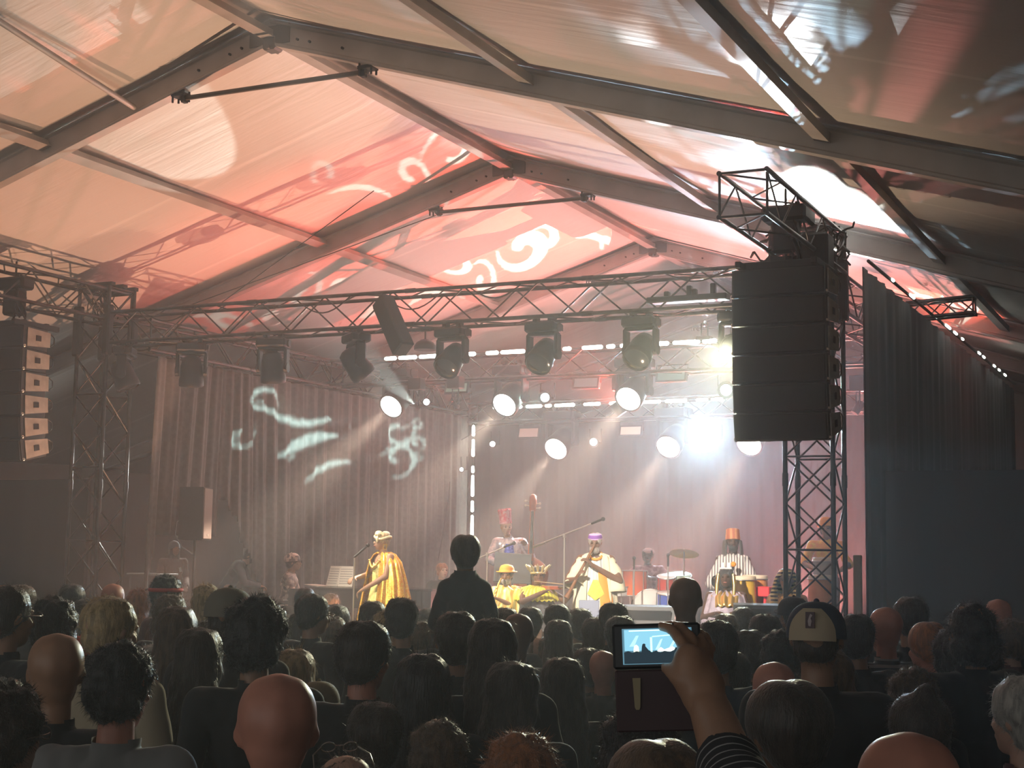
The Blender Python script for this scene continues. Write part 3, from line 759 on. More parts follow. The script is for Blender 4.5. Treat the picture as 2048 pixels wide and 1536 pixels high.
# truss-height heads grazing the roof; disc cut-outs shape the streaks and lattice shadow
projector('black projector on the left of the mid truss aimed over the audience', (-11.6, 20.6, 4.35), (-10.81, 11.04, 7.00), 1000, (.86, 1.0, .92), math.radians(16), [], hit_roof)
projector('black red-lit projector beside it on the mid truss, disc bands imitating truss shadow', (-10.9, 20.6, 4.35), (-10.58, 11.27, 7.00), 2200, (1, .16, .1), math.radians(26), [[(215, 0), (270, 0), (60, 270), (20, 250)], [(340, 20), (395, 0), (190, 262), (140, 250)], [(0, 36), (15, 24), (260, 190), (248, 208)], [(90, -5), (108, -12), (310, 118), (296, 136)], [(0, 152), (12, 138), (150, 246), (138, 262)]], hit_roof)
projector('black projector on top of the mid truss at the right aimed over the audience', (-6.9, 20.85, 5.46), (-2.88, 10.81, 5.79), 7000, (.92, .97, 1), math.radians(20), [[(1683, 196), (1694, 150), (1712, 95), (1742, 40), (1738, 70), (1716, 130), (1700, 170), (1697, 196)], [(1735, 142), (1752, 90), (1784, 30), (1806, -10), (1830, -10), (1810, 30), (1772, 95)], [(1590, 160), (1606, 90), (1640, 60), (1655, 70), (1628, 130), (1618, 160)], [(1440, 0), (1620, -10), (1640, 10), (1600, 80), (1560, 150), (1545, 200), (1500, 120)], [(1230, 20), (1290, 0), (1300, 60), (1285, 100), (1250, 90)]], hit_roof)
projector('black red-lit projector on top of the mid truss at the right', (-6.45, 20.85, 5.46), (-2.76, 11.04, 5.68), 3200, (1, .07, .05), math.radians(22), [[(1630, -20), (1760, -20), (1700, 40), (1660, 80), (1640, 78), (1650, 30)], [(1400, 190), (1490, 205), (1575, 225), (1545, 190), (1500, 185)], [(1430, 60), (1470, 100), (1560, 200), (1575, 222), (1520, 180)]], hit_roof)
projector('black projector on the mid truss aimed over the right tower', (-5.95, 20.85, 5.46), (-3.33, 15.87, 5.97), 5200, (.95, 1.0, .92), math.radians(26), [[(1640, 400), (1700, 380), (1780, 420), (1830, 470), (1800, 492), (1720, 480), (1650, 460)], [(1560, 330), (1600, 340), (1650, 350), (1600, 375), (1540, 365)], leaf(1600, 350, 200, 60, -.2), leaf(1710, 410, 180, 100, .5, .1), leaf(1790, 430, 60, 22, 1.0), leaf(1800, 380, 60, 12, .9), leaf(1840, 460, 60, 16, .8), leaf(1880, 490, 60, 14, .7), leaf(1810, 350, 40, 12, 1.0), leaf(1560, 400, 60, 30, .4)], hit_roof)
sr = [scroll(1745, 533, 22, .3, 1, 1.1, .4, .5), scroll(1790, 545, 24, 2, -1, 1.1, .4, .5), scroll(1835, 552, 34, .3, 1, 1.1, .35, .5), scroll(1880, 570, 22, 1.3, 1, 1.1, .4, .5), scroll(1915, 612, 16, .3, 1, 1.1, .5, .6), scroll(1945, 618, 18, 2.3, -1, 1.1, .5, .6),
      leaf(1850, 590, 70, 9, .2), leaf(1870, 615, 70, 8, .3), leaf(1900, 640, 60, 8, .2), leaf(1770, 560, 60, 8, .4), leaf(1960, 640, 40, 8, .4), leaf(1820, 575, 80, 6, .35)]
projector('black pattern projector under the mid truss aimed up at the far right slope', (-5.0, 22.4, 4.30), (-3.68, 23.23, 6.60), 420, (1, .97, .85), math.radians(50), sr, hit_roof, RED)
# scroll pattern on the grey side curtain
def thin_scroll(cx, cy, r_, rot, flip=1, turn=1.25, wid=.26, sq=1.0): return scroll(cx, cy, r_ * .86, rot, flip, turn, wid * .55, sq)
scu = [thin_scroll(800, 862, 38, 2.4, -1, 1.0, .3), thin_scroll(800, 915, 42, 1.6, 1, 1.05, .3), thin_scroll(838, 850, 15, .4, -1, 1.1, .35), thin_scroll(838, 885, 18, 1, 1, 1.1, .35), thin_scroll(836, 912, 14, 3, -1, 1.1, .35), thin_scroll(815, 882, 8, 1, 1, 1.1, .4), thin_scroll(816, 858, 8, 1.5, 1, .7, .35, 1.6),
       thin_scroll(762, 900, 26, 2.8, 1, .9, .2, .5), thin_scroll(705, 832, 28, 3.4, -1, .9, .25, .8), thin_scroll(530, 805, 38, .5, 1, 1.0, .3), thin_scroll(490, 870, 40, 2, -1, .9, .22, .7), leaf(600, 845, 180, 14, .15, -.4), leaf(620, 880, 130, 22, -.35, .2), leaf(660, 930, 110, 12, -.4, .3),
       thin_scroll(410, 800, 36, 1, -1, .9, .25, .8), leaf(760, 840, 60, 16, -.4, -.4), thin_scroll(580, 900, 30, 4, 1, .9, .2, .6)]
projector('black pattern projector on the right of the mid truss aimed across at the grey curtain', (-6.0, 20.7, 4.35), (-13.5, 22.1, 4.1), 8500, (.62, .95, .9), math.radians(58), scu, hit_curtain)

# added pink and blue lights without fixtures, tinting the haze behind the band
for x, tx, p_ in ((-12.5, -11, 200), (-9.0, -9.0, 800), (-6.4, -5.8, 1300)):
    spot('pink_fill', (x, 25.6, .9), (tx, 23.5, 4.0), p_, (1, .30, .26), math.radians(115), .9, .1)
spot('blue_fill', (-7.4, 24.8, 4.4), (-7.4, 22, 1.5), 60, (.5, .75, 1), math.radians(110), .9, .1)
# two added front spots, out of view on the tent frame, brightening the performers
for x, tx, pw, cl in ((-9.6, -9.7, 5600, (1, .88, .68)), (-5.6, -6.4, 5600, (1, .84, .70))):
    z = HR - SL * abs(x - XR) - .12; t = thing('added_front_spot', 'added black spotlight, out of view on the roof frame over the audience, %s one' % ('left' if x < -8 else 'right'), 'stage light', (x, Y0 - BAY - .2, z), 0, 'added front spots')
    d = (Vector((tx, 17.3, 1.5)) - t.location).normalized(); mb = MB(); mb.lathe([(.07, -.3), (.09, -.28), (.09, .1), (.11, .14), (.105, .14), (.085, .1)], (0, 0, 0), 20, rot_to(d)); mb.build('barrel', BMET, t)
    mb = MB(); mb.path([(-.13, 0, 0), (-.13, 0, .14), (.13, 0, .14), (.13, 0, 0)], .012, 6); mb.build('bracket', BMET, t)
    l = spot('lamp', d * .16, d * 2, pw, cl, math.radians(20 if x < -8 else 17), .5, .06); l.parent = t
t = thing('added_wall_lamp', 'small added lamp behind the grey side curtain brightening the tent wall', 'added light', (-15.2, 21.6, 3.4))  # lamp added to brighten the tent wall and crew behind the curtain
mb = MB(); mb.bbox((0, 0, 0), (.2, .12, .16), .01); mb.build('housing', BMET, t); mb = MB(); mb.tube((0, 0, 0), (0, 0, -3.4), .02); mb.build('pole', BMET, t)
l = spot('lamp', (-.12, -.12, -.02), (-1.5, -3, -1.6), 260, (.95, 1, .93), math.radians(120), .8, .05); l.parent = t
# ------------------------------------------------------------------ people
import numpy as np
SKIN = {'pale': (.55, .33, .24), 'tan': (.38, .21, .13), 'red': (.55, .24, .17), 'brown': (.17, .085, .05), 'dark': (.085, .045, .03)}
def skin_mat(k): return mat('skin_' + k, SKIN[k], .45, noise_=(14, tuple(c * .88 for c in SKIN[k])), spec=.45)
HAIRC = {'black': (.012, .010, .010), 'dark': (.028, .019, .014), 'brown': (.075, .045, .026), 'blond': (.30, .215, .11), 'ginger': (.24, .09, .035), 'grey': (.24, .225, .20)}
def hair_mat(k):
    new = 'hair_' + k not in MATS; c = HAIRC[k]; m = mat('hair_' + k, c, .42, sheen=.25, noise_=(60, tuple(x * 1.9 for x in c)))
    if new:
        nt = m.node_tree; tc = nt.nodes['Texture Coordinate']; mp = nt.nodes.new('ShaderNodeMapping'); mp.inputs['Scale'].default_value = (1, 1, .16)
        n = nt.nodes.new('ShaderNodeTexNoise'); n.inputs['Scale'].default_value = 190; n.inputs['Detail'].default_value = 3; bp = nt.nodes.new('ShaderNodeBump'); bp.inputs['Strength'].default_value = .8; bp.inputs['Distance'].default_value = .006
        nt.links.new(tc.outputs['Object'], mp.inputs['Vector']); nt.links.new(mp.outputs[0], n.inputs['Vector']); nt.links.new(n.outputs['Fac'], bp.inputs['Height']); nt.links.new(bp.outputs['Normal'], nt.nodes['Principled BSDF'].inputs['Normal'])
        nt.links.new(mp.outputs[0], nt.nodes['Noise Texture'].inputs['Vector'])
    return m
def remesh(mb, vox, smooth=4, name='body'):
    me = mb.mesh(name, []); o = bpy.data.objects.new('tmp', me); COL.objects.link(o)
    m1 = o.modifiers.new('r', 'REMESH'); m1.mode = 'VOXEL'; m1.voxel_size = vox; m1.use_smooth_shade = True
    if smooth:
        m2 = o.modifiers.new('s', 'SMOOTH'); m2.factor = .5; m2.iterations = smooth
    r = bpy.data.meshes.new_from_object(o.evaluated_get(bpy.context.evaluated_depsgraph_get()))
    bpy.data.objects.remove(o); bpy.data.meshes.remove(me); r.name = name
    r.polygons.foreach_set('use_smooth', [True] * len(r.polygons))
    return r
J0 = dict(pelvis=(0, 0, .95), chest=(0, 0, 1.27), neck=(0, -.01, 1.44), head=(0, .015, 1.62),
          shL=(-.185, -.01, 1.405), shR=(.185, -.01, 1.405), elL=(-.25, -.03, 1.12), elR=(.25, -.03, 1.12), wrL=(-.25, .05, .88), wrR=(.25, .05, .88),
          hipL=(-.09, 0, .93), hipR=(.09, 0, .93), knL=(-.11, .02, .5), knR=(.11, .02, .5), anL=(-.12, -.02, .09), anR=(.12, -.02, .09))
def head_frame(J, yaw=0, pitch=0):
    return Matrix.Translation(Vector(J['head'])) @ Matrix.Rotation(yaw, 4, 'Z') @ Matrix.Rotation(pitch, 4, 'X')
def add_head(mb, H, beard=False):
    def e(c, r, m=None): mb.ell(H @ Vector(c), r, H.to_3x3() @ (m or Matrix.Identity(3)), 18, 12)
    e((-.024, -.02, .041), (.059, .089, .082)); e((.024, -.02, .041), (.059, .089, .082)); e((0, -.026, .036), (.066, .094, .094)); e((0, -.032, -.01), (.066, .070, .078)); e((0, .022, -.02), (.061, .070, .092)); e((0, .048, -.078), (.038, .036, .034)); e((0, -.04, -.02), (.062, .055, .07))
    e((0, .094, -.012), (.013, .020, .026)); e((0, .106, -.026), (.016, .013, .012)); e((0, .082, .026), (.048, .014, .012)); e((0, .088, -.058), (.024, .011, .011))
    for s in (-1, 1):
        e((s * .043, .062, -.02), (.018, .018, .018)); e((s * .0805, -.014, .0), (.0080, .016, .026), Matrix.Rotation(s * -.35, 3, 'Z'))
def add_hand(mb, w, d, palm_n, curl=.5, s=1, thumb=1):
    """w wrist, d direction of fingers, palm_n normal of the palm (fingers curl to it)"""
    w, d, n = Vector(w), Vector(d).normalized(), Vector(palm_n); n = (n - d * n.dot(d)).normalized(); side = d.cross(n)
    c = w + d * .052 * s
    M = Matrix((side, d, n)).transposed()
    mb.ell(c, (.040 * s, .050 * s, .017 * s), M, 14, 8); mb.cap_(w - d * .01, w + d * .03, .024 * s, .026 * s)
    for k, (off, ln) in enumerate(((-.030, .066), (-.010, .078), (.010, .072), (.029, .058))):
        p = c + d * .036 * s + side * off * s; dd = d.copy(); seg = ln * s / 2.6
        for j in range(3):
            ang = curl * (.55 + .25 * j); dd = (Matrix.Rotation(ang, 3, side) @ dd).normalized() if False else (dd * math.cos(ang) + n * math.sin(ang) * 1.0).normalized()
            q = p + dd * seg; mb.cap_(p, q, .0092 * s, .0082 * s, 8); p = q
    th = (side * -thumb * .75 + d * .6 + n * .35).normalized(); p = w + d * .02 * s - side * thumb * .026 * s
    q = p + th * .038 * s; mb.cap_(p, q, .013 * s, .0105 * s, 8); mb.cap_(q, q + (th + d * .5 + n * .5).normalized() * .03 * s, .0105 * s, .009 * s, 8)
BR = dict(torso=.13, neck=.055, head=.09, ua=.045, fa=.038, hand=.04, th=.075, sh=.05, ft=.045)
def figure(J=None, hy=0, hp=0, curl=.4, vox=.012, handdirs=None, fat=1.0, legs=True):
    """continuous body mesh + per-vertex bone ids"""
    J = {**J0, **(J or {})}; V = {k: Vector(v) for k, v in J.items()}
    mb = MB(); H = head_frame(J, hy, hp); add_head(mb, H)
    up_ = (V['chest'] - V['pelvis']).normalized(); lr = (V['shR'] - V['shL']).normalized(); fr = up_.cross(lr) * -1
    fr = lr.cross(up_) * -1 if False else up_.cross(lr)
    fr.normalize(); lr = fr.cross(up_).normalized() * 1
    M = Matrix((lr, fr, up_)).transposed()
    mb.cap_(V['neck'] - Vector((0, 0, .03)), H @ Vector((0, -.02, -.05)), .058, .050)
    mb.ell(V['chest'] + up_ * .03, (.165 * fat, .108 * fat, .17), M); mb.ell((V['chest'] + V['pelvis']) / 2, (.138 * fat, .10 * fat, .17), M)
    mb.ell(V['pelvis'], (.165 * fat, .115 * fat, .13), M)
    for s in 'LR':
        sh, el, wr = V['sh' + s], V['el' + s], V['wr' + s]
        mb.cap_(V['neck'] - Vector((0, 0, .035)), sh - Vector((0, 0, .0)), .052, .058)
        mb.cap_(V['chest'] + up_ * .06, sh - up_ * .02, .09, .062)
        mb.cap_(sh, el, .056, .042); mb.cap_(el, wr, .043, .028)
        fd = (wr - el).normalized()
        pn = Vector((0, 0, -1)) if abs(fd.z) < .7 else Vector((1 if s == 'L' else -1, .3, 0))
        if handdirs and s in handdirs: fd, pn = Vector(handdirs[s][0]), Vector(handdirs[s][1])
        add_hand(mb, wr, fd, pn, curl, 1, 1 if s == 'L' else -1)
        if legs:
            hp_, kn, an = V['hip' + s], V['kn' + s], V['an' + s]
            mb.cap_(hp_, kn, .088 * fat, .058); mb.cap_(kn, an, .056, .038)
            mb.cap_(kn + (an - kn) * .25 + Vector((0, -.012, 0)), kn + (an - kn) * .5, .056, .045)
            mb.cap_(an + Vector((0, -.03, -.045)), an + Vector((0, .15, -.06)), .038, .028)
    me = remesh(mb, vox, 3)
    n = len(me.vertices); co = np.empty(n * 3, 'f'); me.vertices.foreach_get('co', co); co = co.reshape(-1, 3)
    segs = [('torso', V['pelvis'], V['chest'], .14), ('torso', V['chest'], V['chest'] + up_ * .10, .14), ('torso', V['shL'], V['shR'], .065), ('neck', V['neck'] + Vector((0, 0, .045)), H @ Vector((0, 0, -.09)), .055), ('head', H @ Vector((0, 0, -.03)), H @ Vector((0, 0, .06)), .09)]
    for s in 'LR':
        fd = (V['wr' + s] - V['el' + s]).normalized()
        if handdirs and s in handdirs: fd = Vector(handdirs[s][0]).normalized()
        segs += [('ua', V['sh' + s], V['el' + s], .05), ('fa', V['el' + s], V['wr' + s], .036), ('hand', V['wr' + s] + fd * .04, V['wr' + s] + fd * .16, .03),
                 ('th', V['hip' + s], V['kn' + s], .075), ('sh', V['kn' + s], V['an' + s], .05), ('ft', V['an' + s] + Vector((0, 0, -.05)), V['an' + s] + Vector((0, .15, -.06)), .04)]
    D = []
    for nm, a, b, r in segs:
        a = np.array(a); b = np.array(b); ab = b - a; L2 = (ab @ ab) or 1e-9
        t = np.clip(((co - a) @ ab) / L2, 0, 1); D.append(np.linalg.norm(co - (a + t[:, None] * ab), axis=1) - r)
    ids = np.array([s[0] for s in segs])[np.argmin(np.array(D), axis=0)]
    return dict(me=me, co=co, ids=ids, J=J, H=H, hipz=V['pelvis'].z)
def shell(F, keep, off, name, zlo=None, zhi=None, wr=.006, seed=0, neckz=None):
    me, co, ids = F['me'], F['co'], F['ids']
    n = len(me.vertices); nr = np.empty(n * 3, 'f'); me.vertices.foreach_get('normal', nr); nr = nr.reshape(-1, 3)
    ok = np.isin(ids, keep)
    if zlo is not None: ok &= co[:, 2] > zlo
    if zhi is not None: ok &= co[:, 2] < zhi
    fs = [tuple(p.vertices) for p in me.polygons if all(ok[v] for v in p.vertices)]
    used = sorted({v for f in fs for v in f}); ix = {v: i for i, v in enumerate(used)}
    vs = []
    for v in used:
        p = Vector(co[v]); k = off + wr * noise.noise(p * 9 + Vector((seed, 0, 0))) + wr * .7 * noise.noise(Vector((p.x * 22, p.y * 22, p.z * 7)))
        vs.append(p + Vector(nr[v]) * k)
    r = bpy.data.meshes.new(name); r.from_pydata(vs, [], [tuple(ix[v] for v in f) for f in fs])
    r.polygons.foreach_set('use_smooth', [True] * len(r.polygons)); return r
def add_obj(name, me, mt, parent=None, objmat=False):
    o = bpy.data.objects.new(name, me); COL.objects.link(o)
    if parent: o.parent = parent
    if mt:
        if not me.materials: me.materials.append(mt)
        o.material_slots[0].link = 'OBJECT'; o.material_slots[0].material = mt
    return o
# ---- hair (built round the head centre, face towards +Y)
def hair_mesh(kind, seed=1):
    mb = MB(); amp, ns, sl = .006, 1500, .022
    e = lambda c, r: mb.ell(c, r, None, 20, 14)
    if kind in ('short', 'curly', 'bun', 'long', 'wavy', 'ponytail'):
        e((-.020, -.022, .043), (.070, .099, .090)); e((.020, -.022, .043), (.070, .099, .090)); e((0, -.050, -.010), (.078, .064, .078))
        if kind == 'curly': e((0, -.02, .05), (.093, .108, .1)); e((0, -.05, 0), (.088, .075, .085)); amp, ns, sl = .016, 4200, .020
    if kind == 'bun': e((0, -.055, .135), (.034, .034, .030)); mb.path([(.03 * math.cos(a), -.055 + .03 * math.sin(a), .118) for a in [k * PI / 8 for k in range(16)]], .012, 8, closed=True); ns = 1600; amp = .003
    if kind == 'ponytail': mb.path([(0, -.12, .05), (0, -.16, .03), (0, -.165, -.06), (0, -.14, -.2), (0, -.13, -.26)], [.02, .034, .036, .026, .008], 10)
    if kind in ('long', 'wavy'):
        e((0, -.03, -.02), (.094, .092, .11))
        mb.loft([[Vector((w_ * math.cos(a), c_ + d_ * math.sin(a), z)) for a in [k * PI / 10 for k in range(20)]] for z, w_, d_, c_ in
                 ((.02, .088, .075, -.04), (-.06, .098, .075, -.045), (-.14, .106, .065, -.06), (-.22, .11, .055, -.075), (-.30, .10, .04, -.09), (-.38, .07, .025, -.10))])
        amp, ns, sl = (.007, 1800, .04) if kind == 'long' else (.016, 3000, .05)
    if kind == 'bob':
        e((0, -.022, .034), (.092, .105, .098)); e((0, -.035, -.05), (.102, .085, .085)); amp, ns, sl = .012, 2600, .035
    if kind == 'afro': e((0, -.03, .03), (.135, .135, .135)); e((0, -.05, -.05), (.12, .10, .1)); amp, ns, sl = .02, 4200, .035
    if kind == 'buzz': e((-.024, -.022, .042), (.0650, .095, .089)); e((.024, -.022, .042), (.0650, .095, .089)); e((0, -.046, 0), (.074, .066, .074)); amp, ns, sl = .001, 900, .006
    if kind == 'beard': e((0, .055, -.075), (.058, .052, .05)); e((0, .03, -.055), (.066, .05, .04)); amp, ns, sl = .006, 900, .016
    me = remesh(mb, .011 if kind != 'afro' else .014, 2, 'hair')
    rr = random.Random(seed); vs = []; nrm = []
    for v in me.vertices:
        k = amp * (noise.noise(v.co * 26 + Vector((seed, 0, 0))) + .6 * noise.noise(Vector((v.co.x * 70, v.co.y * 70, v.co.z * 12))))
        vs.append(v.co + v.normal * k); nrm.append(v.normal.copy())
    B = MB(); B.add(vs, [tuple(p.vertices) for p in me.polygons], True)
    long_ = kind in ('long', 'wavy', 'ponytail')
    for _ in range(ns):
        i = rr.randrange(len(vs)); p = Vector(vs[i]); n = nrm[i]
        if p.z < -.02 and p.y > .02 and kind != 'beard': continue
        tn = n.cross(Vector((rr.gauss(0, 1), rr.gauss(0, 1), rr.gauss(0, 1)))).normalized()
        dn = Vector((0, -.2, -1)); dn = (dn - n * dn.dot(n))
        d = (n * rr.uniform(.15, .75) + tn * rr.uniform(.2, .8) * (.4 if long_ else 1) + dn * (1.1 if long_ else .35)).normalized()
        L = sl * rr.uniform(.5, 1.4); sd = d.cross(n).normalized() * .0009
        q = p - n * .003; pts = []
        for j in range(3):
            pts += [q - sd * (1 - j * .4), q + sd * (1 - j * .4)]; q = q + d * L / 2; d = (d + n * rr.uniform(-.55, .10) + tn * rr.uniform(-.4, .4) + Vector((0, 0, -.25))).normalized()
        B.add(pts, [(0, 1, 3, 2), (2, 3, 5, 4)], False)
    r = B.mesh('hair', []); bpy.data.meshes.remove(me); return r
def cap_mesh(brim=1):
    mb = MB(); rings = []
    for j in range(9):
        t = j / 8 * PI / 2; rings.append([Vector((.086 * math.cos(t) ** .8 * math.cos(a), -.018 + .105 * math.cos(t) ** .8 * math.sin(a), .03 + .085 * math.sin(t))) for a in [k * PI / 14 for k in range(28)]])
    rings.insert(0, [Vector((p.x, p.y, p.z - .022)) for p in rings[0]])
    mb.loft(rings); pts = []
    for k in range(13):
        a = PI * k / 12; pts.append((.072 * math.cos(a), brim * (.075 + .075 * math.sin(a)) - .018, .012 + .012 * math.sin(a)))
    mb.prism(pts, (0, 0, 1), .005); mb.ell((0, -.018, .115), .009)
    return mb.mesh('cap', [])
HAIR = {}
def hair(kind, seed=1):
    if (kind, seed) not in HAIR: HAIR[(kind, seed)] = hair_mesh(kind, seed)
    return HAIR[(kind, seed)]
def glasses_mesh():
    mb = MB()
    for s in (-1, 1):
        mb.path([(s * .034 + .022 * math.cos(a), .112, .005 + .018 * math.sin(a)) for a in [k * PI / 8 for k in range(16)]], .0022, 6, closed=True)
        mb.path([(s * .056, .108, .008), (s * .086, .07, .01), (s * .092, -.01, .01), (s * .09, -.03, -.01)], .0028, 6)
    mb.tube((-.012, .115, .008), (.012, .115, .008), .002, n=6); return mb.mesh('glasses', [])

# ---- crowd prototypes
PROT = []
for J, hy, hp in (({}, 0, 0), (dict(elL=(-.27, .02, 1.14), elR=(.27, .02, 1.14), wrL=(-.10, .22, 1.10), wrR=(.10, .22, 1.12)), .25, .05),
                  (dict(elL=(-.24, -.06, 1.13), wrL=(-.19, .10, .93), elR=(.25, .0, 1.13), wrR=(.12, .16, .98), knL=(-.13, .03, .5)), -.3, -.06)):
    F = figure(J, hy, hp, vox=.0098)
    tee = shell(F, ['torso', 'ua'], .010, 'shirt', zlo=.84, wr=.008)
    lng = shell(F, ['torso', 'ua', 'fa'], .014, 'jumper', zlo=.84, wr=.012, seed=3)
    tro = shell(F, ['torso', 'th', 'sh'], .013, 'trousers', zhi=.97, wr=.008, seed=5)
    sho = shell(F, ['ft'], .008, 'shoes', wr=.001)
    PROT.append((F, tee, lng, tro, sho))
GLS = glasses_mesh(); CAPF = cap_mesh(1)
def cloth_mat(col): return mat('cloth_%02d_%02d_%02d' % tuple(int(c * 99) for c in col), col, .85, sheen=.15)
DK = (.02, .02, .022); CLOTH = {'black': (.014, .014, .016), 'charcoal': (.04, .04, .042), 'navy': (.02, .03, .055), 'grey': (.20, .20, .20), 'olive': (.12, .11, .06), 'maroon': (.09, .03, .03), 'brown': (.08, .055, .04), 'orange': (.62, .19, .03), 'white': (.6, .58, .54), 'pinkish': (.35, .2, .19), 'beige': (.35, .29, .2)}
WID = dict(short=.168, curly=.195, long=.198, wavy=.21, bob=.204, bun=.170, afro=.27, buzz=.158, bald=.155, cap=.175, backcap=.175, ponytail=.168)
TOP = dict(short=1.758, curly=1.775, long=1.755, wavy=1.76, bob=1.755, bun=1.775, afro=1.785, buzz=1.745, bald=1.74, cap=1.757, backcap=1.757, ponytail=1.755)
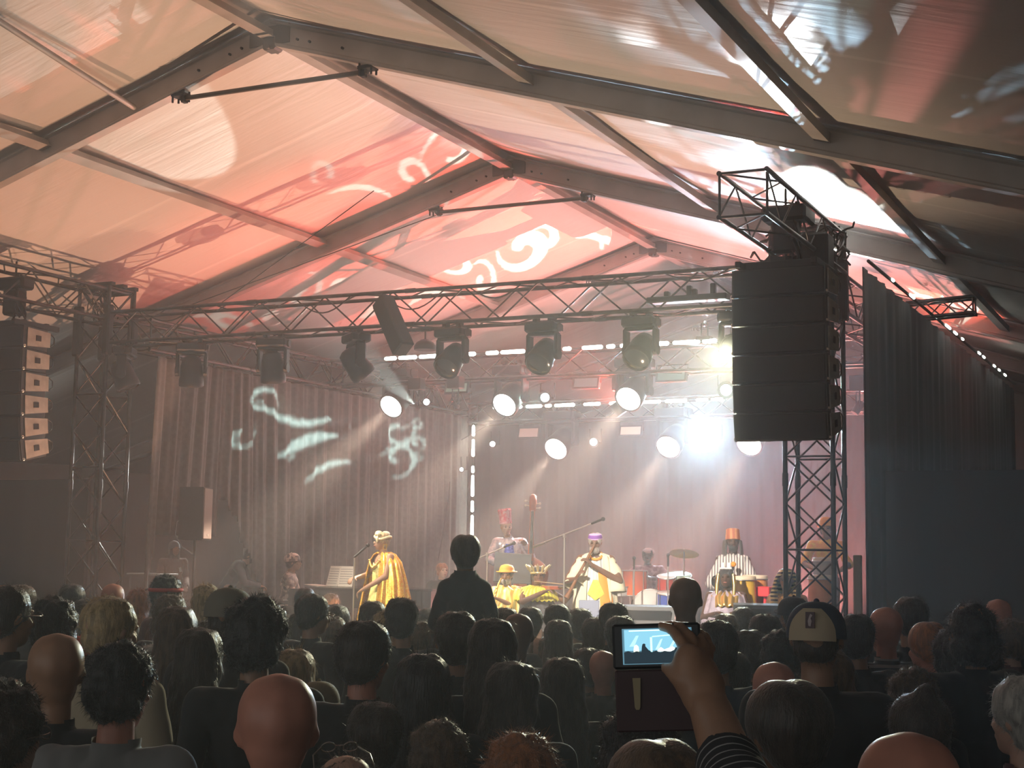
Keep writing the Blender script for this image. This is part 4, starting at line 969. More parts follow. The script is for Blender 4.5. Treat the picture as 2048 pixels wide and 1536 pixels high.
# (x, top y, head width, hair, skin, hair colour, clothing, label, extras)
CROWD = [
 (22, 1165, 80, 'short', 'tan', 'dark', 'black', 'person with short brown hair and glasses at the left edge, upper one', {'g': 1, 'r': -.5}),
 (113, 1192, 92, 'curly', 'tan', 'dark', 'black', 'person with round dark curly hair behind the bald man at left', {}),
 (48, 1170, 48, 'short', 'pale', 'brown', 'charcoal', 'small far head just right of the left edge man', {}),
 (147, 1167, 46, 'short', 'tan', 'black', 'black', 'dark haired person standing below the left truss tower', {}),
 (229, 1169, 42, 'bald', 'red', None, 'charcoal', 'far bald reddish head above the blond short haired person', {}),
 (228, 1190, 88, 'short', 'pale', 'blond', 'beige', 'person with short blond hair below the left truss tower', {'r': -.3}),
 (282, 1180, 50, 'wavy', 'pale', 'ginger', 'brown', 'person with wavy reddish hair right beside the blond short haired one', {}),
 (176, 1200, 62, 'long', 'pale', 'dark', 'black', 'person with long dark hair between the curly head and the blond head', {}),
 (296, 1182, 34, 'bob', 'red', 'black', 'black', 'dark haired person turned in profile, reddish face, left', {'r': -1.3}),
 (338, 1148, 54, 'curly', 'tan', 'black', 'maroon', 'tall person with black curls and a red headband before the stage', {'band': 1, 'r': -.6}),
 (412, 1168, 60, 'wavy', 'pale', 'blond', 'charcoal', 'person with fluffy blond hair left of the grey cap', {}),
 (463, 1176, 80, 'cap', 'tan', 'dark', 'charcoal', 'person in a grey-beige cap worn over dark hair', {'capc': (.22, .2, .16)}),
 (345, 1190, 66, 'bob', 'pale', 'brown', 'black', 'brown bob haired person behind the long haired woman, left', {}),
 (358, 1213, 84, 'long', 'pale', 'brown', 'black', 'person with long brown hair edged with gold light, left third', {}),
 (423, 1246, 62, 'short', 'pale', 'dark', 'black', 'dark head half hidden by the big messy black hair', {}),
 (405, 1259, 98, 'long', 'pale', 'dark', 'black', 'woman with long straight dark brown hair, left foreground', {'g': 0, 'r': -.2}),
 (117, 1270, 104, 'bald', 'tan', None, 'black', 'big bald man in a black shirt, left foreground', {}),
 (166, 1274, 58, 'long', 'pale', 'ginger', 'olive', 'ginger long haired person in a red cap behind the left bald man', {'hat': 1, 'capc': (.45, .05, .03)}),
 (247, 1276, 126, 'curly', 'red', 'black', 'grey', 'big man with short dark curls in a grey t-shirt, left foreground', {'r': -.15, 'p': 0, 'wd': .182}),
 (18, 1366, 150, 'curly', 'pale', 'dark', 'black', 'dark haired person with glasses cut by the bottom left corner', {'g': 1, 'r': -.7}),
 (516, 1202, 118, 'curly', 'tan', 'black', 'black', 'person with big messy black hair, left of centre', {'wd': .22}),
 (320, 1296, 66, 'short', 'pale', 'grey', 'brown', 'person wearing thin glasses right of the grey t-shirt man', {'g': 1, 'r': -.8}),
 (557, 1353, 148, 'bald', 'red', None, 'beige', 'largest bald man at the bottom, left of centre', {'p': 0}),
 (640, 1362, 72, 'cap', 'tan', 'dark', 'olive', 'person in a khaki cap right behind the largest bald man', {'capc': (.26, .21, .12)}),
 (592, 1306, 88, 'long', 'pale', 'blond', 'charcoal', 'person with golden highlighted long hair above the largest bald man', {}),
 (752, 1408, 100, 'short', 'tan', 'dark', 'black', 'dark round head with glasses at the bottom, left of centre', {'g': 1}),
 (733, 1243, 94, 'short', 'red', 'dark', 'black', 'man with dark short hair and reddish neck in a black tee, centre left', {}),
 (780, 1222, 72, 'wavy', 'pale', 'blond', 'charcoal', 'person with wavy blond hair just behind the reddish neck man', {}),
 (844, 1248, 64, 'bob', 'pale', 'brown', 'black', 'person with light brown bob between centre left heads', {}),
 (805, 1196, 60, 'short', 'tan', 'black', 'black', 'dark head below the right side of the gold cape', {}),
 (746, 1204, 50, 'short', 'tan', 'dark', 'black', 'dark head directly below the gold cape', {}),
 (855, 1220, 38, 'short', 'tan', 'black', 'black', 'small dark head left of the child on shoulders', {}),
 (630, 1188, 54, 'short', 'tan', 'black', 'black', 'black haired head with glasses left of the gold cape', {'g': 1, 'r': -.6}),
 (612, 1179, 34, 'buzz', 'dark', 'black', 'black', 'far cropped head below the pianist', {}),
 (664, 1190, 34, 'bob', 'pale', 'brown', 'charcoal', 'small brown haired head below the sheet music', {}),
 (677, 1212, 44, 'short', 'tan', 'dark', 'black', 'dark head touching the lower left tip of the gold cape', {}),
 (667, 1238, 60, 'wavy', 'pale', 'brown', 'maroon', 'wavy brown haired person right of the messy black hair', {}),
 (602, 1230, 54, 'long', 'tan', 'black', 'black', 'dark long haired person in the shade right of the messy black hair', {}),
 (848, 1314, 116, 'long', 'tan', 'black', 'black', 'large dark long haired head below the light brown bob', {}),
 (985, 1238, 104, 'long', 'tan', 'dark', 'black', 'large round dark long haired head at the centre', {}),
 (912, 1221, 78, 'short', 'tan', 'dark', 'black', 'dark haired head directly under the child on shoulders', {}),
 (1030, 1331, 110, 'long', 'pale', 'dark', 'black', 'long dark haired person left of the phone, lower centre', {}),
 (880, 1441, 112, 'curly', 'pale', 'brown', 'black', 'brown messy hair with light ends at the bottom, centre left', {}),
 (690, 1500, 112, 'wavy', 'pale', 'brown', 'charcoal', 'light brown curly hair with sunglasses on top at the bottom edge', {'g': 2}),
 (1045, 1480, 150, 'bob', 'pale', 'ginger', 'black', 'reddish brown hair at the bottom edge, centre', {}),
 (1012, 1217, 52, 'short', 'pale', 'brown', 'charcoal', 'brown head just right of the child on shoulders', {}),
 (1036, 1229, 60, 'bald', 'brown', None, 'black', 'dark cropped head with a bright rim, right of centre', {}),
 (1062, 1217, 46, 'short', 'tan', 'black', 'black', 'dark head below the yellow collar player', {}),
 (1114, 1211, 48, 'short', 'tan', 'black', 'black', 'dark head left below the flute player', {}),
 (1158, 1220, 46, 'short', 'tan', 'dark', 'black', 'dark head directly below the flute player', {}),
 (1229, 1204, 52, 'short', 'tan', 'dark', 'black', 'dark head right below the flute player robe', {}),
 (1116, 1244, 60, 'long', 'tan', 'dark', 'black', 'dark head with a thin bright outline, left of the phone', {}),
 (1160, 1264, 38, 'bob', 'pale', 'blond', 'black', 'small fair head left of the phone', {}),
 (1194, 1238, 52, 'short', 'tan', 'dark', 'black', 'dark head just above the left end of the phone', {}),
 (1240, 1234, 58, 'short', 'tan', 'black', 'black', 'dark head hidden behind the top of the phone', {}),
 (1172, 1298, 56, 'short', 'tan', 'dark', 'charcoal', 'low dark head with a lit crown left of the phone', {}),
 (1076, 1274, 36, 'short', 'pale', 'brown', 'black', 'small brown head between two long haired heads, centre', {}),
 (1122, 1323, 92, 'long', 'tan', 'dark', 'black', 'person with long smooth dark hair beside the phone', {}),
 (1180, 1332, 44, 'bob', 'pale', 'blond', 'pinkish', 'fair haired head squeezed left under the phone', {}),
 (1208, 1304, 48, 'bald', 'red', None, 'black', 'reddish head touching the left edge of the phone', {}),
 (1278, 1418, 152, 'curly', 'dark', 'black', 'black', 'big black round head under the phone', {'wd': .19}),
 (1300, 1493, 168, 'buzz', 'tan', 'brown', 'black', 'cropped brownish head at the bottom edge under the phone', {}),
 (1371, 1158, 56, 'bald', 'brown', None, 'black', 'tall bald man silhouetted above the phone', {}),
 (1433, 1241, 78, 'short', 'tan', 'black', 'navy', 'dark rounded head right of the raised hand', {}),
 (1460, 1310, 72, 'short', 'tan', 'black', 'black', 'dark head right behind the raised wrist', {}),
 (1452, 1231, 44, 'short', 'pale', 'brown', 'black', 'small head with a pale rim below the conga player', {}),
 (1484, 1217, 42, 'short', 'tan', 'black', 'black', 'dark head before the right floor monitor', {}),
 (1526, 1229, 58, 'short', 'tan', 'black', 'black', 'dark head below the gold striped headdress', {}),
 (1500, 1264, 64, 'short', 'tan', 'dark', 'charcoal', 'dark head between the raised hand and the white cap', {}),
 (1545, 1327, 84, 'bald', 'red', None, 'black', 'reddish bald head right of the raised hand', {}),
 (1564, 1368, 138, 'buzz', 'brown', 'dark', 'maroon', 'large close-cropped dark head at the lower right', {}),
 (1634, 1200, 96, 'backcap', 'tan', 'dark', 'black', 'man in a two tone cap with a small badge on its pale back', {'capc': (.06, .075, .11)}),
 (1560, 1263, 78, 'curly', 'tan', 'black', 'black', 'dark curly head left below the two tone cap', {}),
 (1583, 1195, 50, 'cap', 'tan', 'black', 'black', 'person in a flat dark cap left of the two tone cap', {'capc': (.03, .035, .045)}),
 (1712, 1229, 66, 'short', 'tan', 'black', 'black', 'dark head right of the two tone cap', {}),
 (1768, 1217, 60, 'bald', 'red', None, 'charcoal', 'reddish bald man in a striped shirt at right', {'stripe': 1}),
 (1817, 1191, 60, 'short', 'tan', 'dark', 'black', 'tall short dark haired man standing before the black drape', {}),
 (1852, 1249, 64, 'buzz', 'red', 'ginger', 'brown', 'close cropped ginger head with a lit ear, right', {'r': .6}),
 (1938, 1204, 94, 'bob', 'tan', 'black', 'black', 'dark bushy head far right behind the orange shirt person', {}),
 (1925, 1252, 128, 'afro', 'dark', 'black', 'orange', 'person with a huge black mass of hair in an orange shirt', {'wd': .30}),
 (1995, 1201, 50, 'bald', 'red', None, 'black', 'far reddish bald head near the right edge', {}),
 (2018, 1241, 64, 'curly', 'pale', 'brown', 'maroon', 'brown curly head at the right edge', {}),
 (1650, 1306, 106, 'long', 'pale', 'brown', 'olive', 'long brown haired person in olive below the two tone cap', {}),
 (1625, 1366, 104, 'wavy', 'pale', 'brown', 'charcoal', 'wavy haired person half hidden behind the large cropped head', {}),
 (1822, 1346, 96, 'curly', 'tan', 'brown', 'black', 'brown curly head behind the hair bun, right foreground', {}),
 (1832, 1384, 108, 'bun', 'tan', 'dark', 'maroon', 'person with dark hair tied in a small top bun, right', {}),
 (1874, 1312, 50, 'wavy', 'pale', 'blond', 'black', 'fair wavy head left of the huge black hair', {}),
 (1812, 1471, 196, 'bald', 'red', None, 'black', 'nearest bald head at the bottom right edge', {}),
 (2042, 1353, 112, 'short', 'pale', 'grey', 'maroon', 'grey short haired person cut by the right edge', {}),
 (930, 1222, 48, 'short', 'tan', 'dark', 'black', 'dark haired adult carrying the child on the shoulders', {'d': 9.35, 'carrier': 1}),
]
ALLW = []
def cam_depth(p): return (Vector(p) - Vector((0, 0, CZ))).dot(fw)
rows = []
for i, (px, ty, wd, kind, sk, hc, cl, lab, ex) in enumerate(CROWD):
    W_ = ex.get('wd', WID[kind]); D = ex.get('d', W_ * F_PX / wd)
    for _ in range(40):
        p = atd(px, ty, D)
        if p.z < 1.50 and ty > 1200: D -= .1
        elif p.z > 1.93: D += .1
        else: break
    rows.append([i, D, px, ty])
for it in range(60):       # nobody stands inside a neighbour
    mv = False
    for a in rows:
        for b in rows:
            if a[0] >= b[0]: continue
            pa, pb = atd(a[2], a[3], a[1]), atd(b[2], b[3], b[1])
            dx, dy = pb.x - pa.x, pb.y - pa.y
            e = rt * dx + rt * 0; lat = dx * rt.x + dy * rt.y; dep = -dx * math.sin(YAW) + dy * math.cos(YAW)
            if (lat / .47) ** 2 + (dep / .31) ** 2 < 1:
                s_ = .03 if dep > 0 else -.03
                a[1] -= s_; b[1] += s_; mv = True
    if not mv: break
CREST = {}
for (i, D, px, ty) in rows:
    _, _, wd, kind, sk, hc, cl, lab, ex = CROWD[i]
    top = atd(px, ty, D); sc_ = top.z / TOP[kind]
    F, tee, lng, tro, sho = PROT[ex.get('p', i % 3)]
    az = math.atan2(-9.0 - top.x, 18.5 - top.y)
    rz = -az + ex.get('r', R.uniform(-.25, .25))
    H = F['H']; hx = (Matrix.Rotation(rz, 4, 'Z') @ H).translation * sc_
    t = thing('person', lab, 'person', (top.x - hx.x, top.y - hx.y, 0), rz, 'audience')
    t.scale = (sc_,) * 3
    W_ = ex.get('wd', WID[kind]); hs = min(1.2, max(.86, wd * D / F_PX / (WID[kind] * sc_)))
    add_obj('body', F['me'], skin_mat(sk), t)
    jumper = (i * 7) % 5 in (1, 3) and not ex.get('stripe')
    cm = cloth_mat(CLOTH[cl])
    if ex.get('stripe'):
        cm = bpy.data.materials.new('striped_knit'); cm.use_nodes = True; nt = cm.node_tree; b = nt.nodes['Principled BSDF']; b.inputs['Roughness'].default_value = .85
        tc = nt.nodes.new('ShaderNodeTexCoord'); wv = nt.nodes.new('ShaderNodeTexWave'); wv.bands_direction = 'Z'; wv.inputs['Scale'].default_value = 9
        cr = nt.nodes.new('ShaderNodeValToRGB'); cr.color_ramp.elements[0].position = .55; cr.color_ramp.elements[0].color = (.03, .03, .035, 1); cr.color_ramp.elements[1].position = .65; cr.color_ramp.elements[1].color = (.35, .3, .28, 1)
        nt.links.new(tc.outputs['Object'], wv.inputs['Vector']); nt.links.new(wv.outputs['Fac'], cr.inputs[0]); nt.links.new(cr.outputs[0], b.inputs['Base Color'])
    add_obj('jumper' if jumper else 'shirt', lng if jumper else tee, cm, t)
    add_obj('trousers', tro, cloth_mat((.02, .022, .03)), t); add_obj('shoes', sho, cloth_mat((.03, .028, .026)), t)
    if kind not in ('bald',):
        hk = {'cap': 'short', 'backcap': 'short'}.get(kind, kind)
        ho = add_obj('hair', hair(hk, 1 + i % 2 if hk in ('short', 'curly', 'long') else 1), hair_mat(hc), t); ho.matrix_local = H @ Matrix.Scale(hs * (1.055 if kind not in ('cap', 'backcap') else 1.04), 4)
    if kind in ('cap', 'backcap') or ex.get('hat'):
        co_ = add_obj('cap', CAPF, mat('cap_%d' % i, ex['capc'], .8), t)
        co_.matrix_local = H @ Matrix.Rotation(PI if kind == 'backcap' else 0, 4, 'Z') @ Matrix.Translation((0, .036 if kind == 'backcap' else 0, .006)) @ Matrix.Scale(1.21 * hs, 4)
        if kind == 'backcap':
            co_.matrix_local = H @ Matrix.Translation((0, 0, .004)) @ Matrix.Scale(1.24 * hs, 4)
            mb = MB(); rings = []
            for j in range(8):
                tt = j / 7 * 1.05 - .25; c_ = math.cos(max(0, tt)) ** .8
                rings.append([Vector((.0885 * c_ * math.cos(a), -.018 + .1075 * c_ * math.sin(a), .03 + .087 * math.sin(tt) if tt > 0 else .03 + tt * .12)) for a in [-PI / 2 + (k / 12 - .5) * (1.75 - .95 * (j / 7) ** 2) for k in range(13)]])
            mb.loft(rings, closed=False, cap=False); o = mb.build('back_panel', mat('cap_tan', (.52, .42, .28), .8), co_)
            mb = MB(); mb.box((0, -.128, .058), (.026, .006, .046)); bd = mb.build('badge', mat('badge_dark', (.10, .05, .06), .6), o)
            mb = MB(); mb.prism([(-.004, -.130, .042), (.002, -.130, .040), (.005, -.130, .055), (.002, -.130, .063), (.007, -.130, .072), (.001, -.130, .076), (-.003, -.130, .066), (-.006, -.130, .055)], (0, -1, 0), .003); mb.build('emblem', mat('badge_pale', (.5, .4, .4), .6), bd)
            bd.parent = co_
            for ch in list(bd.children): ch.parent = co_
    if ex.get('g'):
        g = add_obj('glasses', GLS, mat('glasses_frame', (.25, .22, .2), .25, .7), t)
        g.matrix_local = H @ (Matrix.Translation((0, .0, .075)) @ Matrix.Rotation(.5, 4, 'X') if ex['g'] == 2 else Matrix.Identity(4))
    if ex.get('band'):
        mb = MB(); mb.path([(.096 * math.cos(a), -.02 + .112 * math.sin(a), .045) for a in [k * PI / 12 for k in range(24)]], .014, 8, closed=True)
        o = mb.build('headband', mat('red_band', (.5, .06, .05), .8), t); o.matrix_local = H
    if ex.get('carrier'): CREST['p'] = (t, sc_, rz)

# ---- child sitting on the shoulders
t0, s0, rz0 = CREST['p']
JC = dict(pelvis=(0, 0, .0), chest=(0, .02, .26), neck=(0, .02, .40), head=(0, .03, .545), shL=(-.095, .02, .34), shR=(.095, .02, .34), elL=(-.16, .06, .14), elR=(.16, .06, .14), wrL=(-.13, .2, .1), wrR=(.13, .2, .1),
          hipL=(-.08, 0, -.01), hipR=(.08, 0, -.01), knL=(-.13, .26, -.02), knR=(.13, .26, -.02), anL=(-.12, .27, -.30), anR=(.12, .27, -.30))
F = figure(JC, .05, 0, vox=.0115, fat=.72)
ct = atd(931, 1074, 9.5); zc = ct.z
t = thing('person', 'child with short hair and dark shirt sitting on an adult, silhouetted', 'person', (0, 0, 0), rz0 + .05)
base = Vector((t0.location.x, t0.location.y, 0)) + Matrix.Rotation(rz0, 3, 'Z') @ Vector((0, -.10, 0)) * s0
ch_s = (zc - 1.47 * s0) / .672; ch_s = min(ch_s, 1.0)
t.location = (base.x, base.y, zc - .672 * ch_s); t.scale = (ch_s,) * 3
add_obj('body', F['me'], skin_mat('brown'), t)
add_obj('shirt', shell(F, ['torso', 'ua'], .02, 'shirt', zlo=-.04, wr=.012), cloth_mat((.018, .02, .026)), t)
add_obj('trousers', shell(F, ['torso', 'th', 'sh'], .013, 'trousers', zhi=.06), cloth_mat((.02, .022, .03)), t)
ho = add_obj('hair', hair('buzz'), hair_mat('dark'), t); ho.matrix_local = F['H'] @ Matrix.Scale(1.08, 4)

# ---- person filming with a phone (head below the picture)
def V3(px, py, D): return atd(px, py, D)
ph_c = V3(1322, 1300, 2.42)
foot = atd(1478, 1700, 1.75)
t = thing('person', 'person in a dark striped sleeve holding up a phone, only the arm in view', 'person', (foot.x, foot.y, 0), YAW, None)
Rz = Matrix.Rotation(-YAW, 3, 'Z')
L_ = lambda p: Rz @ (p - Vector((foot.x, foot.y, 0)))
wr = L_(V3(1420, 1418, 2.30)); el = L_(V3(1500, 1640, 2.02))
S = .93
J = dict(head=(0.0, .02, 1.52), neck=(0, -.01, 1.35), chest=(0, 0, 1.18), pelvis=(0, 0, .88), shL=(-.18, 0, 1.31), shR=(.18, 0, 1.31), elR=tuple(el), wrR=tuple(wr),
         elL=(-.22, .12, 1.10), wrL=(-.12, .22, 1.25), hipL=(-.09, 0, .86), hipR=(.09, 0, .86), knL=(-.1, .02, .47), knR=(.1, .02, .47), anL=(-.11, -.02, .09), anR=(.11, -.02, .09))
J['shR'] = (max(.05, el.x - .05), el.y - .22, 1.33)
MBH = MB()
F_ = {**J0, **J}
Fg = None
def hand_detail(mb):
    W = V3(1420, 1418, 2.30)
    P = lambda x, y, d: L_(V3(x, y, d))
    mb.cap_(P(1424, 1430, 2.29), P(1405, 1385, 2.33), .030, .036); mb.cap_(P(1402, 1375, 2.335), P(1391, 1335, 2.355), .037, .030)
    mb.cap_(P(1418, 1372, 2.34), P(1408, 1336, 2.37), .027, .021); mb.cap_(P(1385, 1365, 2.33), P(1378, 1320, 2.34), .03, .026)
    mb.cap_(P(1396, 1335, 2.365), P(1388, 1312, 2.38), .024, .018)
    # four fingers curling over the right end and top edge of the phone
    for pts, r in (([(1380, 1318, 2.36), (1362, 1282, 2.365), (1342, 1258, 2.385), (1322, 1252, 2.41)], .0092), ([(1392, 1315, 2.37), (1382, 1276, 2.385), (1360, 1253, 2.41), (1338, 1249, 2.44)], .0095),
                   ([(1403, 1320, 2.38), (1404, 1281, 2.405), (1385, 1256, 2.43), (1362, 1252, 2.46)], .0090), ([(1412, 1330, 2.385), (1421, 1296, 2.42), (1410, 1270, 2.45), (1392, 1262, 2.475)], .0082)):
        q = [P(*a) for a in pts]
        for a, b, k in zip(q, q[1:], (1.12, 1.0, .92)): mb.cap_(a, b, r * k * 1.12, r * k, 10)
    q = [P(1372, 1362, 2.32), P(1352, 1352, 2.335), P(1338, 1340, 2.35), P(1330, 1335, 2.36)]   # thumb under the near face
    for a, b, r in zip(q, q[1:], (.0165, .0125, .0105)): mb.cap_(a, b, r, r * .88, 10)
def figure_phone():
    V = {k: Vector(v) for k, v in F_.items()}; mb = MB(); H = head_frame(F_, 0, 0); add_head(mb, H)
    mb.cap_(V['neck'] - Vector((0, 0, .03)), H @ Vector((0, -.02, -.05)), .058, .052)
    mb.ell(V['chest'] + Vector((0, 0, .03)), (.155, .10, .16)); mb.ell((V['chest'] + V['pelvis']) / 2, (.13, .095, .16)); mb.ell(V['pelvis'], (.16, .11, .12))
    for s in 'LR':
        mb.cap_(V['neck'] - Vector((0, 0, .04)), V['sh' + s], .05, .055); mb.cap_(V['chest'] + Vector((0, 0, .06)), V['sh' + s], .085, .058)
        mb.cap_(V['sh' + s], V['el' + s], .052, .044); mb.cap_(V['el' + s], V['wr' + s], .047, .027 if s == 'L' else .033)
        mb.cap_(V['hip' + s], V['kn' + s], .085, .056); mb.cap_(V['kn' + s], V['an' + s], .054, .038); mb.cap_(V['an' + s] + Vector((0, -.03, -.045)), V['an' + s] + Vector((0, .15, -.06)), .038, .028)
    add_hand(mb, V['wrL'], (0.3, .2, 1), (1, .3, 0), .8)
    hand_detail(mb)
    return mb, V, H
mb, V, H = figure_phone()
me = remesh(mb, .0062, 3)
n = len(me.vertices); co = np.empty(n * 3, 'f'); me.vertices.foreach_get('co', co); co = co.reshape(-1, 3)
segs = [('torso', V['pelvis'], V['chest'] + Vector((0, 0, .1)), .14), ('torso', V['shL'], V['shR'], .065), ('neck', V['neck'] + Vector((0, 0, .045)), H @ Vector((0, 0, -.09)), .055), ('head', H @ Vector((0, 0, -.03)), H @ Vector((0, 0, .06)), .09)]
for s in 'LR':
    cut = V['el' + s].lerp(V['wr' + s], .50 if s == 'R' else .9)
    segs += [('ua', V['sh' + s], V['el' + s], .05), ('ua', V['el' + s], cut, .04), ('fa', cut + (V['wr' + s] - cut) * .03, V['wr' + s] + (V['wr' + s] - cut), .04), ('th', V['hip' + s], V['kn' + s], .075), ('sh', V['kn' + s], V['an' + s], .05), ('ft', V['an' + s], V['an' + s] + Vector((0, .15, -.06)), .04)]
D_ = []
for nm, a, b, r in segs:
    a = np.array(a); b = np.array(b); ab = b - a; tt = np.clip(((co - a) @ ab) / (ab @ ab), 0, 1); D_.append(np.linalg.norm(co - (a + tt[:, None] * ab), axis=1) - r)
Fp = dict(me=me, co=co, ids=np.array([s[0] for s in segs])[np.argmin(np.array(D_), axis=0)], H=H)
add_obj('body', me, skin_mat('tan'), t)
sm = bpy.data.materials.new('striped_jersey'); sm.use_nodes = True; nt = sm.node_tree; b = nt.nodes['Principled BSDF']; b.inputs['Roughness'].default_value = .85
ax = (V['wrR'] - V['elR']).normalized()
tc = nt.nodes.new('ShaderNodeTexCoord'); vm = nt.nodes.new('ShaderNodeVectorMath'); vm.operation = 'DOT_PRODUCT'; vm.inputs[1].default_value = ax
pp = nt.nodes.new('ShaderNodeMath'); pp.operation = 'PINGPONG'; pp.inputs[1].default_value = .0085
ls = nt.nodes.new('ShaderNodeMath'); ls.operation = 'LESS_THAN'; ls.inputs[1].default_value = .0014
mx = nt.nodes.new('ShaderNodeMix'); mx.data_type = 'RGBA'; mx.inputs['A'].default_value = (.022, .022, .026, 1); mx.inputs['B'].default_value = (.30, .29, .28, 1)
nt.links.new(tc.outputs['Object'], vm.inputs[0]); nt.links.new(vm.outputs['Value'], pp.inputs[0]); nt.links.new(pp.outputs[0], ls.inputs[0]); nt.links.new(ls.outputs[0], mx.inputs['Factor']); nt.links.new(mx.outputs['Result'], b.inputs['Base Color'])
add_obj('jersey', shell(Fp, ['torso', 'ua'], .010, 'jersey', zlo=.8, wr=.006), sm, t)
add_obj('trousers', shell(Fp, ['torso', 'th', 'sh'], .012, 'trousers', zhi=.9), cloth_mat((.02, .022, .03)), t)
ho = add_obj('hair', hair('long', 2), hair_mat('brown'), t); ho.matrix_local = H
# phone, landscape, facing the holder
Mp = Matrix((rt2, -ray(1322, 1300).normalized(), up2)); e1 = rt2.copy(); nrm = -ray(1310, 1300).normalized(); e3 = nrm.cross(e1).normalized() * 1; e1 = e3.cross(nrm).normalized()
if e3.z < 0: e3 = -e3; e1 = -e1
if e1.dot(rt2) < 0: e1 = -e1
Mph = Matrix((e1, -nrm, e3)).transposed(); Mph = Mph @ Matrix.Rotation(math.radians(-1.5), 3, 'Y')
pc = V3(1312, 1292, 2.41)
tp = thing('phone', 'phone held sideways filming the stage, screen lit blue', 'phone', pc)
mb = MB(); mb.bbox((0, .003, 0), (.142, .009, .072), .004, Mph); mb.build('phone_body', mat('phone_black', (.012, .013, .016), .35), tp)
# case flap hanging open below
mb = MB(); mb.bbox(Mph @ Vector((.002, .006, -.086)), (.140, .006, .098), .004, Mph); fl = mb.build('case_flap', mat('case_maroon', (.05, .022, .025), .6), tp)
mb = MB(); mb.prism([Mph @ Vector(v) for v in ((-.040, -.001, -.050), (-.027, -.001, -.050), (-.029, -.001, -.096), (-.031, -.001, -.100), (-.036, -.001, -.100), (-.038, -.001, -.096))], Mph @ Vector((0, 1, 0)), .004); mb.build('strap', mat('strap_tan', (.32, .26, .15), .7), fl)
SW, SH = .112, .057
mb = MB(); mb.box(Mph @ Vector((.002, -.0035, 0)), (SW, .0012, SH), Mph); scn = mb.build('screen', emit_mat('screen_dark', (.06, .13, .17), 1.0, 'NONE'), tp)
# what the screen shows: a tiny lit stage over a dark crowd, as flat glowing shapes
def scrpoly(name, pts, col, es, dy=-.0048):
    mb = MB(); mb.prism([Mph @ Vector((.002 + (x - .5) * SW, dy, (.5 - y) * SH)) for x, y in pts], Mph @ Vector((0, 1, 0)), .0004)
    o = mb.build(name, emit_mat('px_%s' % name + '_%d' % int(es * 100) + '_%d' % int(col[0] * 99), col, es, 'NONE'), tp); return o
scrpoly('screen_stage', [(.03, .03), (.97, .03), (.97, .62), (.03, .62)], (.16, .36, .46), 1.0)
for pts, c, e in (([(.4, .25), (.43, .25), (.43, .66), (.4, .66)], (.35, .8, .85), 1.2), ([(.43, .22), (.75, .18), (.75, .21), (.43, .25)], (.35, .85, .85), 1.2), ([(.1, .05), (.75, .04), (.75, .07), (.1, .08)], (.5, .95, 1), 1.2),
                  ([(.55, .32), (.58, .3), (.52, .6), (.47, .6)], (.35, .6, .75), 1), ([(.2, .2), (.24, .2), (.17, .5), (.1, .5)], (.3, .55, .65), 1), ([(.75, .3), (.79, .3), (.70, .58), (.66, .58)], (.35, .6, .7), 1),
                  ([(.16, .6), (.17, .48), (.2, .45), (.23, .5), (.24, .66), (.16, .66)], (.75, .9, .6), 1.2), ([(.5, .62), (.55, .53), (.6, .6), (.72, .52), (.78, .6), (.78, .66), (.5, .66)], (.7, .8, .75), 1)):
    scrpoly('screen_glow', pts, c, e, -.0054)
scrpoly('screen_crowd', [(0.02, .66), (.08, .62), (.14, .67), (.2, .63), (.27, .66), (.28, .5), (.29, .44), (.31, .42), (.33, .44), (.33, .5), (.37, .6), (.42, .67), (.48, .63), (.54, .68), (.6, .64), (.68, .67), (.74, .62), (.76, .55), (.79, .55), (.81, .63), (.88, .66), (.97, .62), (.97, .98), (.02, .98)], (.012, .02, .026), 1.0, -.006)
# ------------------------------------------------------------------ the band
def facing(x, y, mode):
    cam_d = Vector((-x, -y, 0)).normalized(); l = -rt
    d = {'cam': cam_d, 'left': l * .85 + cam_d * .5, 'right': -l * .9 + cam_d * .25, 'l3': l * .4 + cam_d, 'r3': -l * .45 + cam_d, 'rightfull': -l, 'leftfull': l * 1.0 + cam_d * .1}[mode].normalized()
    return math.atan2(-d.x, d.y)
STAND = J0
SIT = dict(pelvis=(0, 0, .52), chest=(0, .02, .84), neck=(0, .02, 1.01), head=(0, .05, 1.18), shL=(-.185, .02, .975), shR=(.185, .02, .975), elL=(-.26, .08, .72), elR=(.26, .08, .72), wrL=(-.12, .30, .78), wrR=(.12, .30, .78),
           hipL=(-.10, .03, .50), hipR=(.10, .03, .50), knL=(-.17, .44, .50), knR=(.17, .44, .50), anL=(-.17, .42, .09), anR=(.17, .42, .09))
